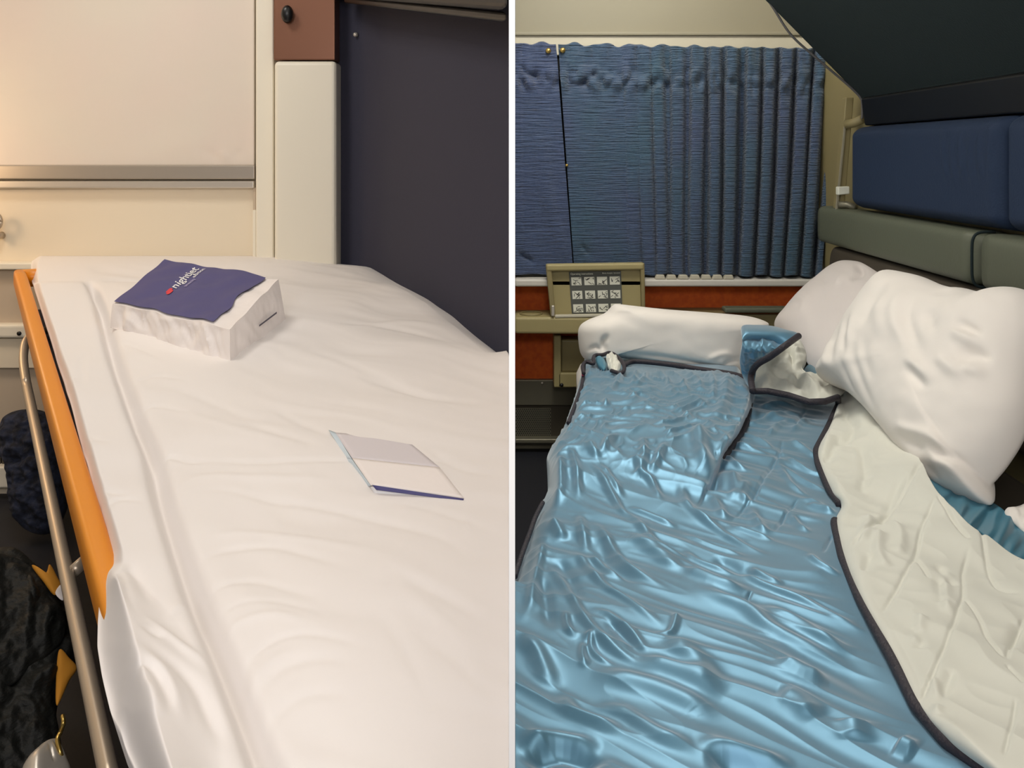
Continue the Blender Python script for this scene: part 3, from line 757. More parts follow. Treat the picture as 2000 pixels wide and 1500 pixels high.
part_label(pbox('bin', 1096, 664, 1180, 727, DR - .085, .07, M['olive2'], tb, .006), 'darker bin front under the shelf')
part_label(tube('bracket_screw', [P(1097, 752, DR - .1), P(1097, 752, DR - .106)], .006, M['black'], tb, 14), 'black screw')

# olive ledges behind the bolster pillow
lg = empty('wall_ledge', tuple(P(1450, 640, DR - .15))); tag(lg, 'olive wall ledge behind the rolled pillow, below the rust panel', 'ledge')
pbox('ledge_body', 1262, 614, 1640, 660, DR - .14, .13, M['olive2'], lg, .006)
part_label(pbox('ledge_bar', 1416, 602, 1560, 612, DR - .17, .05, M['headrest'], lg, .006), 'grey green bar on top')
# beige corner post right of the curtain
cpn = P(np.array([1606, 1650, 1655, 1600]), np.array([470, 470, 545, 545]), DR - .10)
struct(hexa('trim_16', cpn, [p + np.array([0, .1, 0]) for p in cpn], M['beige'], None, .02))
struct(pbox('trim_17', 1640, 60, 1720, 620, DR - .03, .03, M['beige']))

# ------------------------------------------------------------------- right: seat bolster, berth back, upper berth
hr = empty('seat_bolster', (0.96, 1.9, H - .27)); tag(hr, 'grey green padded bolster along the right wall above the pillows', 'bolster')
def pad(name, xf, xb, y0, y1, z0, z1, m, parent, r=.03, n=40, bulge=0.0):
    """padded block running along Y: rounded section, softly rounded ends"""
    ang = np.linspace(0, 2 * math.pi, n, endpoint=False)
    sx, sz = np.cos(ang), np.sin(ang)
    ex = np.sign(sx) * np.abs(sx) ** .38; ez = np.sign(sz) * np.abs(sz) ** .38
    V = []; K = 40
    for k in range(K):
        t_ = k / (K - 1); y = y0 + (y1 - y0) * t_
        e = min(t_, 1 - t_) * (y1 - y0) / r
        s_ = 1 if e >= 1 else (0.35 + .65 * math.sqrt(max(0, 1 - (1 - e) ** 2)))
        cx, cz = (xf + xb) / 2, (z0 + z1) / 2
        for i in range(n): V.append((cx + ex[i] * (xb - xf) / 2 * s_, y, cz + ez[i] * (z1 - z0) / 2 * (1 - (1 - s_) * .25)))
    Fc = quads(K, n, True); Fc.append(list(range(n))); Fc.append([(K - 1) * n + i for i in range(n)][::-1])
    o = mesh(name, V, Fc, m, parent); fix_normals(o); return o
pad('pad', .925, 1.018, 1.752, 2.66, H - .268, H - .158, M['headrest'], hr, .03)
pad('pad', .925, 1.018, 0.7, 1.742, H - .268, H - .158, M['headrest'], hr, .012)
ang = np.linspace(math.pi / 2, math.pi * 1.5, 24)
part_label(tube('piping', [(0.97 + .047 * np.sign(math.cos(a_)) * abs(math.cos(a_)) ** .4, 1.747, H - .213 + .056 * np.sign(math.sin(a_)) * abs(math.sin(a_)) ** .4) for a_ in ang], .003, M['under'], hr, 8), 'dark piping at the joint')

bb = empty('berth_cushion', (0.97, 1.9, H - .145)); tag(bb, 'navy blue padded berth backrest above the grey green bolster', 'backrest')
def back_pad(y0, y1, name):
    nu, nv = 120, 60
    yy = np.linspace(y0, y1, nu)[None, :]; zz = np.linspace(0, 1, nv)[:, None]
    Z = H - .147 + zz * .218
    edge = np.clip(np.minimum(yy - y0, y1 - yy) / .035, 0, 1); ez = np.clip(np.minimum(zz, 1 - zz) / .12, 0, 1)
    e = np.sqrt(1 - (1 - edge) ** 2) * np.sqrt(1 - (1 - ez) ** 2)
    X_ = 1.0 - .055 * e - 0.0 * zz
    wr = ridges(yy + 0 * zz, Z + 0 * yy, [([(1.70 + .035 * k, H - .09 + .015 * (k % 2)), (1.715 + .036 * k, H - .0), (1.70 + .04 * k, H + .06)], .006, -.003 - .001 * (k % 2)) for k in range(6)]) if y0 > 1.6 else 0
    X_ = X_ + wr * e
    A_ = np.stack([X_, yy + 0 * zz, Z + 0 * yy], -1)
    o = grid(name, A_, M['berth'], bb); s_ = o.modifiers.new('thick', 'SOLIDIFY'); s_.thickness = .012; s_.offset = 0; return o
back_pad(1.68, 2.43, 'cushion'); back_pad(.8, 1.672, 'cushion')
up = empty('upper_berth', (0.8, 1.7, H + .08)); tag(up, 'dark tilted upper berth overhanging the bed at top right', 'berth')
def prism(name, prof, y0, y1, m, parent, bw=.006):
    n = len(prof); V = [(x, y0, H + zz) for x, zz in prof] + [(x, y1, H + zz) for x, zz in prof]
    Fc = [list(range(n))[::-1], [n + i for i in range(n)]] + [[i, (i + 1) % n, n + (i + 1) % n, n + i] for i in range(n)]
    o = mesh(name, V, Fc, m, parent, smooth=False); fix_normals(o)
    if bw: bevel(o, bw)
    return o
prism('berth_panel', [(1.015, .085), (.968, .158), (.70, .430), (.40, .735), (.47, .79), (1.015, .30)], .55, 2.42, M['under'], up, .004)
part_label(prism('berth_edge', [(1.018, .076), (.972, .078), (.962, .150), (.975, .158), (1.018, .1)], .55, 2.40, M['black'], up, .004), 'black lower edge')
part_label(tube('piping', P([1470, 1508, 1545, 1600, 1655, 1680, 1684, 1684], [-40, 12, 68, 118, 165, 190, 205, 232], 2.415), .0035, M['piping'], up, 8, res=50), 'pale piping along the end')
br = empty('berth_bracket', tuple(P(1640, 408, 2.55))); tag(br, 'pale metal bracket at the window end of the navy berth backrest', 'bracket')
ph('upright', [(1652, 190), (1668, 190), (1650, 405), (1634, 408)], 2.52, 2.52, .03, M['olive2'], br, .003)
ph('upright_edge', [(1650, 236), (1654, 236), (1637, 408), (1632, 410)], 2.515, 2.515, .005, M['beige'], br, .001)
tube('arm', [P(1652, 243, 2.50), P(1668, 240, 2.48), P(1686, 232, 2.45)], .013, M['olive2'], br, 12)
tube('lower_arm', [P(1638, 400, 2.50), P(1655, 400, 2.49), P(1672, 406, 2.47)], .010, M['metal'], br, 12)
part_label(ph('clip', [(1637, 365), (1660, 364), (1660, 379), (1637, 381)], 2.48, 2.48, .02, M['signwhite'], br, .003), 'white plastic clip')

# ------------------------------------------------------------------- right: bed, mattress
mt = empty('mattress', (0.3, 1.6, 0.0)); tag(mt, 'low berth mattress in a white sheet, under the blue sleeping bag', 'mattress')
xl = lambda Y_: (1003 + 0 - CX) / F * Y_
MX = lambda Y_: np.interp(Y_, [.5, .95, 1.15, 1.45, 2.1, 2.65], [.005, .008, .012, .058, .165, .195])
yy = np.linspace(.5, 2.6, 60)
prof = [(.14, 0), (.09, -.006), (.04, -.028), (.012, -.05), (0, -.075), (.0, -.13), (.03, -.15)]
V = []
for Y_ in yy:
    zb_ = H - .4886 - .01765 * Y_ - .045
    for dx, dz in prof: V.append((MX(Y_) + dx, Y_, zb_ + dz))
    V.append((.70, Y_, zb_ - .15)); V.append((.70, Y_, zb_))
n = len(prof) + 2; Fc = quads(60, n, True); Fc += [list(range(n)), [59 * n + i for i in range(n)][::-1]]
ms = mesh('sheet', V, Fc, M['pillow'], mt); fix_normals(ms)
es = ms.modifiers.new('split', 'EDGE_SPLIT'); es.split_angle = math.radians(60)
part_label(wbox('base', .25, .70, .5, 2.58, 0.0, H - .4886 - .25, M['seatbrown'], mt), 'dark berth base')

# ------------------------------------------------------------------- right: sleeping bag
sb = empty('sleeping_bag', (0.4, 1.4, H - .5)); tag(sb, 'shiny blue quilted sleeping bag unzipped to a cream lining, spread on the berth', 'sleeping bag')
Lr = curve_fn([(690, 1142), (716, 1141), (740, 1133), (770, 1123), (830, 1103), (860, 1086), (880, 1073), (900, 1067), (930, 1069), (960, 1070), (985, 1058), (1000, 1050), (1040, 1035), (1100, 1016), (1130, 1006), (1640, 1006)], 5)
Rr = curve_fn([(690, 1646), (775, 1644), (830, 1620), (880, 1594), (905, 1598), (960, 1622), (985, 1642), (1000, 1638), (1020, 1630), (1090, 1646), (1170, 1680), (1280, 1740), (1380, 1790), (1450, 1850), (1490, 1910), (1540, 1990), (1640, 2120)], 4)
Ur = curve_fn([(690, 1440), (735, 1446), (755, 1468), (765, 1471), (800, 1462), (850, 1440), (890, 1412), (940, 1388), (1000, 1350), (1640, 1350)], 4)
xs_ = np.arange(1100, 1700)
yzip = np.interp(xs_, [1100, 1470, 1500, 1540, 1580, 1610, 1645, 1700], [764, 764, 764, 772, 785, 784, 775, 770])
ytop = np.interp(xs_, [1100, 1140, 1160, 1215, 1235, 1300, 1400, 1440, 1470, 1700], [712, 713, 719, 731, 723, 728, 728, 736, 757, 757])
NR, NC = 640, 560
t = np.linspace(0, 1, NR)[:, None]; s = np.linspace(0, 1, NC)[None, :]
py = 1640 + (695 - 1640) * t + 0 * s
Lp = np.maximum(Lr(py), 1005.6)
px = Lp + (Rr(py) - Lp) * s
dl = px - Lp
inU = sig((Ur(py) - px) / 2.0) * sstep(1010, 830, py)
h = 0.034 * inU
h += -0.045 * (1 - np.sqrt(np.clip(1 - (1 - np.clip(dl / (14 + 26 * (py / 1100) ** 2), 0, 1)) ** 2, 0, 1))) * (py < 1135)
top_line = np.where(px < Ur(py) + 2, np.interp(px, xs_, ytop), np.interp(px, xs_, yzip))
sink = np.clip((top_line - py) / 14, 0, 2)
h -= 0.026 * sink
h -= 0.014 * (1 - np.clip((py - top_line) / 14, 0, 1)) ** 2
Y = YR(py, h); X = (px - CX) / F * Y
convR = lambda q: PR(q[:, 0], q[:, 1])[:, :2]
RW = []
def rr(w, k, *paths):
    for pts in paths:
        ym = float(YR(np.mean([p[1] for p in pts])))
        RW.append((pts, w * ym / F, 2.1 * k * w * ym / F))
# long folds running away from the left edge
rr(10, .42, [(1131, 1000), (1140, 1047), (1149, 1077)], [(1154, 1014), (1177, 1042), (1201, 1077), (1233, 1112), (1280, 1140), (1327, 1159)],
   [(1222, 1000), (1245, 1023), (1280, 1061), (1327, 1084), (1350, 1098)], [(1121, 1065), (1140, 1098), (1177, 1145), (1222, 1177), (1264, 1210), (1310, 1243)],
   [(1149, 1082), (1187, 1117), (1222, 1135)], [(1058, 1086), (1093, 1131), (1117, 1173), (1140, 1215), (1168, 1247), (1210, 1280), (1257, 1306), (1299, 1327)],
   [(1145, 1198), (1187, 1210), (1229, 1243), (1268, 1289)], [(1063, 1035), (1056, 1077), (1044, 1131), (1035, 1187), (1014, 1222)])
rr(9, .4, [(1343, 993), (1410, 1033), (1463, 1065), (1509, 1087)], [(1330, 1033), (1383, 1057), (1463, 1084)], [(1421, 1023), (1469, 1039), (1514, 1057)],
   [(1330, 1068), (1370, 1095), (1437, 1121)], [(1437, 1092), (1469, 1129), (1517, 1153), (1570, 1172), (1637, 1204), (1700, 1236)], [(1458, 1105), (1503, 1130), (1535, 1142)])
rr(18, .32, [(1210, 1047), (1245, 1054), (1280, 1077), (1338, 1121)], [(1330, 1105), (1383, 1132), (1463, 1160)], [(1338, 1140), (1397, 1167), (1458, 1191), (1503, 1225), (1570, 1255), (1637, 1284), (1690, 1311)],
   [(1480, 1175), (1543, 1207), (1597, 1236), (1663, 1279)], [(1014, 1245), (1047, 1275), (1070, 1315), (1093, 1338)], [(1099, 1340), (1112, 1380), (1148, 1402), (1225, 1430)],
   [(1157, 1366), (1216, 1389), (1288, 1438), (1369, 1465)])
rr(26, .26, [(1153, 1312), (1225, 1330), (1288, 1348), (1360, 1380), (1391, 1416)], [(1240, 1290), (1330, 1320), (1420, 1360)], [(1525, 1287), (1565, 1313), (1623, 1327)], [(1514, 1348), (1557, 1364), (1600, 1400)], [(1300, 1255), (1360, 1300), (1400, 1340)], [(1660, 1400), (1675, 1440)], [(1750, 1445), (1790, 1465)])
rr(8, .45, [(1103, 1198), (1110, 1233), (1128, 1252)], [(1140, 1262), (1152, 1247), (1156, 1271), (1177, 1292), (1210, 1306)], [(1140, 1254), (1138, 1285), (1146, 1310)], [(1270, 1243), (1310, 1243), (1325, 1200)],
   [(1543, 1001), (1559, 1023), (1583, 1044)], [(1578, 1087), (1599, 1108), (1645, 1129)], [(1575, 980), (1631, 1007)])
rr(13, -.3, [(1085, 1080), (1110, 1120), (1135, 1180)], [(1165, 1060), (1200, 1110), (1260, 1150)], [(1060, 1120), (1070, 1200), (1080, 1240)], [(1180, 1215), (1225, 1255), (1262, 1290)], [(1390, 1080), (1440, 1105), (1480, 1125)])
# right hand part under the lining
rr(7, .42, [(1444, 846), (1482, 862), (1516, 884)], [(1434, 865), (1473, 882), (1516, 891)], [(1415, 889), (1444, 915), (1468, 925)], [(1516, 896), (1540, 934), (1564, 956), (1595, 968)], [(1528, 886), (1576, 915), (1612, 927), (1619, 939)],
   [(1521, 903), (1571, 934), (1624, 961)], [(1540, 858), (1576, 879), (1598, 896)], [(1564, 968), (1600, 985), (1634, 1009)], [(1454, 834), (1516, 810), (1554, 800)], [(1499, 858), (1516, 834), (1545, 817)], [(1545, 848), (1569, 824), (1600, 817)], [(1480, 800), (1520, 790), (1560, 792)])
rr(10, .45, [(1415, 920), (1432, 930), (1437, 958), (1427, 978)], [(1329, 951), (1343, 987), (1379, 1011), (1415, 1021)], [(1391, 963), (1408, 992), (1420, 1013)], [(1460, 940), (1450, 965), (1470, 985)], [(1465, 985), (1480, 1015), (1500, 1045)])
rr(14, .5, [(1362, 872), (1371, 915), (1379, 943)]); rr(10, -.4, [(1395, 905), (1398, 945), (1370, 962)])
rr(3.5, -.55, [(1530, 850), (1521, 889), (1502, 915), (1473, 966), (1418, 1021)], [(1564, 968), (1540, 994), (1509, 1040)], [(1626, 1047), (1615, 1070), (1607, 1087)], [(1470, 1155), (1462, 1165), (1457, 1178)], [(1575, 795), (1560, 815), (1552, 840)])
# raised upper layer
rr(8, .5, [(1255, 890), (1258, 915), (1257, 944)], [(1301, 899), (1285, 925), (1268, 946)], [(1173, 922), (1187, 902), (1210, 885)], [(1112, 902), (1126, 937), (1131, 983)], [(1147, 923), (1175, 948), (1203, 983), (1222, 1007), (1257, 1025)],
   [(1168, 927), (1194, 951), (1217, 981)], [(1233, 948), (1247, 941), (1273, 951), (1292, 983)], [(1222, 988), (1280, 1007), (1327, 1025)], [(1150, 900), (1160, 915), (1172, 925)], [(1240, 920), (1250, 935), (1253, 945)])
rr(11, .5, [(1082, 990), (1091, 960), (1093, 913)], [(1075, 1015), (1090, 1035), (1105, 1050)])
rr(5, .5, [(1250, 727), (1240, 760), (1232, 795)], [(1275, 727), (1300, 760), (1312, 800)], [(1297, 730), (1330, 765), (1345, 815)], [(1330, 732), (1362, 770), (1374, 800)], [(1215, 740), (1205, 775)], [(1185, 742), (1205, 760), (1230, 765)],
   [(1190, 800), (1210, 770), (1220, 750)], [(1232, 795), (1260, 760), (1262, 735)], [(1385, 740), (1395, 790), (1390, 830)], [(1320, 860), (1360, 835), (1395, 815)], [(1300, 845), (1340, 830), (1380, 810)], [(1260, 870), (1310, 865), (1350, 850)], [(1290, 890), (1330, 880), (1365, 865)],
   [(1120, 830), (1150, 820), (1190, 825)], [(1130, 850), (1170, 845), (1220, 850)], [(1100, 880), (1130, 850), (1160, 845)], [(1180, 815), (1187, 828)], [(1220, 815), (1260, 800), (1300, 812)], [(1200, 835), (1240, 830), (1290, 838)])
rr(26, -.55, [(1020, 1490), (1070, 1468), (1120, 1470), (1190, 1500)], [(1370, 1475), (1430, 1482), (1500, 1496), (1580, 1515)])
rr(20, .35, [(1010, 1455), (1080, 1440), (1180, 1455)], [(1350, 1450), (1450, 1462), (1560, 1485)])
rr(12, .4, [(1422, 742), (1420, 790), (1408, 840), (1375, 880)])
d = ridges(X, Y, RW, convR, .3)
crump = sstep(960, 840, py) * sig((Ur(py) - px) / 2.0)
wx, wy = X + .02 * pnoise(X * 14, Y * 14, 61), Y + .02 * pnoise(X * 14, Y * 14, 62)
d += crump * (.0052 * (np.clip(ridged(wx * 15, wy * 10, 51), 0, 1) ** 2 - .4) + .0028 * (np.clip(ridged(wx * 30, wy * 21, 52), 0, 1) ** 2 - .4))
e1, e2 = X * .80 - Y * .60, X * .60 + Y * .80           # along / across the long folds
wv = .02 * pnoise(e1 * 5, e2 * 5, 63)
low = (1 - crump)
d += low * (.0050 * (ridged(e1 * 3.0, (e2 + wv) * 13, 53) - .5) + .0022 * (ridged(e1 * 6, (e2 + wv) * 30, 54) - .5)) * sstep(0, .05, (Rr(py) - px) * Y / F)
d += .006 * pnoise(X * 5, Y * 5, 55)
d *= np.clip(1 - sink, 0, 1)
G = P(px, py, Y); G[..., 2] += d
sl = np.stack(skirt(G[:, 0], (.012, 0.004, -.015))[::-1], 1)
sr = np.stack(skirt(G[:, -1], (.02, 0, -.02)), 1)
shell = grid('shell', np.concatenate([sl, G, sr], 1), M['satin'], sb)

# zipper edge of the shell
zz_y = np.concatenate([np.linspace(778, 984, 60)])
def shell_edge(y): return PR(Rr(y), y, .004)
part_label(tube('zipper', np.concatenate([PR([1470, 1500, 1540, 1580, 1612, 1636], [764, 764, 772, 785, 784, 776], .045), shell_edge(np.linspace(790, 986, 60))]), .0062, M['zip'], sb, 10), 'dark zipper edge')
part_label(tube('zipper', shell_edge(np.linspace(1018, 1600, 90)), .0062, M['zip'], sb, 10), 'dark zipper edge')
part_label(tube('zipper', PR([1472, 1468, 1453, 1439, 1425, 1412, 1407], [766, 795, 838, 858, 880, 892, 898], .004), [.0016] * 12 + [.003] * 6 + [.0055] * 22, M['zip'], sb, 10, res=40), 'dark zipper edge tucked under the fold')
part_label(tube('zipper', PR([1219, 1240, 1300, 1360, 1440, 1468], [714, 706, 711, 720, 733, 752], .012), .006, M['zip'], sb, 10, res=50), 'dark zipper edge by the pillow')
part_label(tube('zipper', np.concatenate([PR([1141, 1139, 1134, 1120, 1110], [712, 738, 760, 800, 826], .022)]), .004, M['zip'], sb, 10, res=40), 'dark zipper edge on the aisle side')
part_label(tube('zipper', PR([1060, 1046, 1036, 1022, 1010, 1006], [982, 1010, 1038, 1076, 1112, 1126], -.01), .0035, M['zip'], sb, 10, res=40), 'dark zipper edge on the aisle side')
part_label(tube('zipper', PR([1140, 1138, 1145, 1159, 1159, 1163, 1177, 1191, 1205, 1217, 1219, 1212, 1194], [729, 715, 707, 710, 700, 694, 693, 689, 696, 710, 722, 729, 724], .035), .0045, M['zip'], sb, 10, res=90), 'dark zipper edge rolled at the corner')
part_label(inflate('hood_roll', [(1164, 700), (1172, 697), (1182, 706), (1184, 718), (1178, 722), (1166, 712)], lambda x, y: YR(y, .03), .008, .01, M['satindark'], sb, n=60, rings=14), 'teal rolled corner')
part_label(inflate('hood_roll', [(1184, 696), (1194, 693), (1206, 702), (1213, 716), (1207, 725), (1192, 723), (1186, 712)], lambda x, y: YR(y, .03), .012, .01, M['lining'], sb, n=80, rings=18, noise=.006, nscale=7), 'cream rolled corner')
tgp = PR(np.array([1136, 1141, 1136]), np.array([726, 731, 734]), .03)
part_label(hexa('care_tag', [tgp[0], tgp[1], tgp[1] + np.array([0, 0, -.004]), tgp[2]], [tgp[0] + .002, tgp[1] + .002, tgp[1] + np.array([0, .002, -.004]), tgp[2] + .002], M['tag'], sb), 'pink tag')

# lining turned out to the right
pairs = [((1640, 776), (1662, 742)), ((1622, 828), (1712, 800)), ((1597, 878), (1775, 862)), ((1602, 912), (1800, 905)), ((1624, 962), (1822, 948)), ((1643, 988), (1855, 986)),
         ((1632, 1022), (1905, 1028)), ((1648, 1095), (1962, 1068)), ((1682, 1175), (2022, 1112)), ((1742, 1280), (2080, 1180)), ((1793, 1380), (2140, 1300)), ((1855, 1452), (2180, 1400)), ((1932, 1508), (2220, 1520)), ((2010, 1560), (2260, 1610))]
n1, n2 = 420, 200
a = crom([p[0] for p in pairs], n1); b = crom([p[1] for p in pairs], n1)
s = np.linspace(0, 1, n2)[None, :]
px = a[:, None, 0] + (b[:, None, 0] - a[:, None, 0]) * s; py = a[:, None, 1] + (b[:, None, 1] - a[:, None, 1]) * s
bul = np.sqrt(np.clip(1 - (1 - np.clip(s / .12, 0, 1)) ** 2, 0, 1))
h = .002 + .016 * bul + .025 * sstep(.3, 1, s) * sstep(1150, 950, py)
Y = YR(py, h)
LN = []
def ln(w, k, *paths):
    for pts in paths:
        ym = float(YR(np.mean([p[1] for p in pts]), .02)); LN.append((pts, w * ym / F, 1.9 * k * w * ym / F))
ln(4, -.75, [(1660, 1070), (1720, 1010), (1770, 970), (1800, 935)], [(1720, 1190), (1755, 1140), (1785, 1090), (1800, 1040), (1830, 998)], [(1785, 1375), (1830, 1290), (1860, 1220), (1880, 1160), (1880, 1110), (1895, 1075)], [(1880, 1160), (1910, 1200), (1940, 1260), (1965, 1290)],
   [(1788, 1088), (1815, 1130)], [(1830, 998), (1865, 1040), (1895, 1070)], [(1915, 1045), (1930, 1110), (1950, 1140), (2000, 1155)], [(1965, 1290), (1975, 1250), (2000, 1200)], [(1965, 1300), (2000, 1340)], [(1985, 1360), (1975, 1420), (1960, 1480)])
ln(10, .4, [(1700, 1000), (1690, 1040), (1680, 1060)], [(1740, 1020), (1760, 1050), (1755, 1085)], [(1720, 1040), (1715, 1080), (1735, 1110)], [(1850, 1110), (1845, 1160), (1855, 1200)], [(1800, 1200), (1790, 1250)], [(1820, 1310), (1835, 1350), (1825, 1385)])
ln(10, -.4, [(1700, 1080), (1690, 1115)], [(1830, 1100), (1860, 1140)], [(1836, 1130), (1842, 1180)], [(1760, 950), (1735, 990), (1720, 1030)], [(1640, 850), (1630, 870), (1612, 900)], [(1990, 1210), (1970, 1260)], [(1860, 1300), (1830, 1370)], [(1650, 800), (1668, 840), (1640, 870)], [(1680, 870), (1690, 920), (1680, 960)], [(1790, 1220), (1800, 1260)])
conv2 = lambda q: PR(q[:, 0], q[:, 1], .02)[:, :2]
X = (px - CX) / F * Y
d = ridges(X, Y, LN, conv2, .12) + .007 * pnoise(X * 12, Y * 12, 71) + .0025 * (ridged(X * 20 + Y * 8, Y * 14, 72) - .5)
d *= np.clip(s * 12, 0, 1)
G = P(px, py, Y); G[..., 2] += d
part_label(grid('lining', np.concatenate([G, np.stack(skirt(G[:, -1], (.01, .01, -.04)), 1)], 1), M['lining'], sb, flip=True), 'cream quilted lining turned outward')
# blue back of the turned edge beyond the lining
pr2 = [((1810, 944), (1820, 930)), ((1840, 975), (1880, 958)), ((1890, 1020), (1945, 985)), ((1945, 1060), (2000, 1030)), ((2000, 1100), (2060, 1070)), ((2060, 1150), (2140, 1120))]
a = crom([p[0] for p in pr2], 120); b = crom([p[1] for p in pr2], 120); s = np.linspace(0, 1, 50)[None, :]
px = a[:, None, 0] + (b[:, None, 0] - a[:, None, 0]) * s; py = a[:, None, 1] + (b[:, None, 1] - a[:, None, 1]) * s
Y = YR(py, .030 - .02 * s + .008 * pnoise(px / 24 + py / 40, py / 60 - px / 90, 75))
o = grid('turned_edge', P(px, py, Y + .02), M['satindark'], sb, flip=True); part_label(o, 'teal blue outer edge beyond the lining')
s_ = o.modifiers.new('thick', 'SOLIDIFY'); s_.thickness = .006
# crumpled corner by the pillows
part_label(inflate('lining_corner', [(1474, 764), (1478, 722), (1500, 694), (1530, 668), (1555, 658), (1572, 682), (1575, 705), (1568, 722), (1598, 742), (1630, 740), (1655, 752), (1640, 773), (1606, 782), (1575, 780), (1540, 770), (1505, 763)], lambda x, y: YR(y, .035 + .06 * sstep(760, 660, np.asarray(y, float))), .016, .02, M['lining'], sb, noise=.006, nscale=24, center=(1540, 735),
        rid=[([(1490, 730), (1530, 745), (1585, 775)], 5, -.014), ([(1520, 690), (1545, 700), (1548, 735)], 4, -.012), ([(1500, 720), (1525, 705), (1535, 680)], 5, .01), ([(1560, 740), (1580, 760), (1600, 770)], 5, .01), ([(1600, 770), (1610, 755), (1640, 748)], 4, -.012), ([(1545, 700), (1575, 690)], 4, .008), ([(1555, 735), (1560, 755)], 4, -.01)]), 'cream crumpled corner by the pillows')
part_label(inflate('shell_corner', [(1449, 641), (1475, 638), (1510, 640), (1540, 648), (1560, 655), (1540, 672), (1505, 696), (1478, 712), (1467, 735), (1468, 762), (1452, 738), (1445, 705), (1450, 670)], lambda x, y: YR(y, .045 + .10 * sstep(750, 650, np.asarray(y, float))), .010, .02, M['satin'], sb, noise=.006, nscale=18, center=(1480, 685),
        rid=[([(1452, 690), (1480, 685), (1500, 690)], 4, .008), ([(1490, 645), (1488, 670), (1490, 690)], 3, -.005), ([(1460, 660), (1475, 672)], 5, .006), ([(1520, 650), (1510, 675)], 5, .006)]), 'blue corner turned over the rolled pillow')
zc = np.array([(1470, 764), (1467, 735), (1478, 713), (1505, 696), (1535, 674), (1560, 656)], float)
part_label(tube('zipper', PR(zc[:, 0], zc[:, 1], .05 + .10 * sstep(760, 655, zc[:, 1])) , .0065, M['zip'], sb, 10, res=50), 'dark zipper edge of the turned corner')
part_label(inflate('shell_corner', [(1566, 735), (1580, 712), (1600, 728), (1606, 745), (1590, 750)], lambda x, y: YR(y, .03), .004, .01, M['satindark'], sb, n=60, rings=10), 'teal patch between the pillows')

# ------------------------------------------------------------------- right: pillows
by = plane3((1300, 720, 2.30), (1300, 600, 2.33), (1480, 660, 2.315))
rp = inflate('pillow', [(1129, 655), (1133, 636), (1150, 624), (1180, 612), (1196, 597), (1206, 594), (1235, 597), (1300, 604), (1380, 610), (1440, 615), (1475, 621), (1499, 632), (1488, 645), (1468, 670), (1455, 705), (1446, 727), (1420, 728), (1380, 722), (1320, 714), (1260, 706), (1215, 699), (1175, 692), (1150, 704), (1134, 690)], by, .095, .05, M['pillow'], noise=.002, nscale=60, power=5.0, center=(1300, 660),
             rid=[([(1182, 650), (1172, 668), (1176, 690)], 5, -.014), ([(1190, 686), (1280, 694), (1380, 712), (1440, 724)], 4, -.010), ([(1200, 694), (1300, 704), (1420, 722)], 3, .005), ([(1140, 686), (1160, 676), (1170, 690)], 4, -.008), ([(1180, 612), (1200, 606), (1240, 606)], 5, .004), ([(1360, 705), (1390, 690), (1420, 690)], 6, .005), ([(1385, 715), (1420, 700), (1445, 700)], 5, -.005), ([(1440, 650), (1465, 640)], 6, .004)])
tag(rp, 'white rolled pillow lying across the window end of the bed', 'pillow', 'white pillows on the berth')
y2 = plane3((1600, 730, 2.12), (1660, 520, 2.42), (1540, 640, 2.40))
p2 = inflate('pillow', [(1518, 645), (1540, 612), (1570, 580), (1600, 552), (1630, 528), (1655, 517), (1680, 517), (1705, 524), (1735, 540), (1790, 580), (1780, 680), (1720, 740), (1640, 770), (1605, 742), (1590, 728), (1572, 700), (1555, 682), (1535, 664)], y2, .07, .03, M['pillow2'], noise=.003, nscale=60, center=(1650, 640), power=3.2,
             rid=[([(1690, 530), (1705, 560), (1690, 585)], 8, -.012), ([(1560, 600), (1600, 620), (1590, 660)], 8, .003), ([(1680, 560), (1660, 600)], 8, .005), ([(1610, 570), (1650, 590)], 8, -.003)])
tag(p2, 'flat greyish white pillow leaning behind the biggest pillow', 'pillow', 'white pillows on the berth')
y3 = plane3((1900, 980, 1.27), (1745, 533, 1.80), (2000, 578, 1.42))
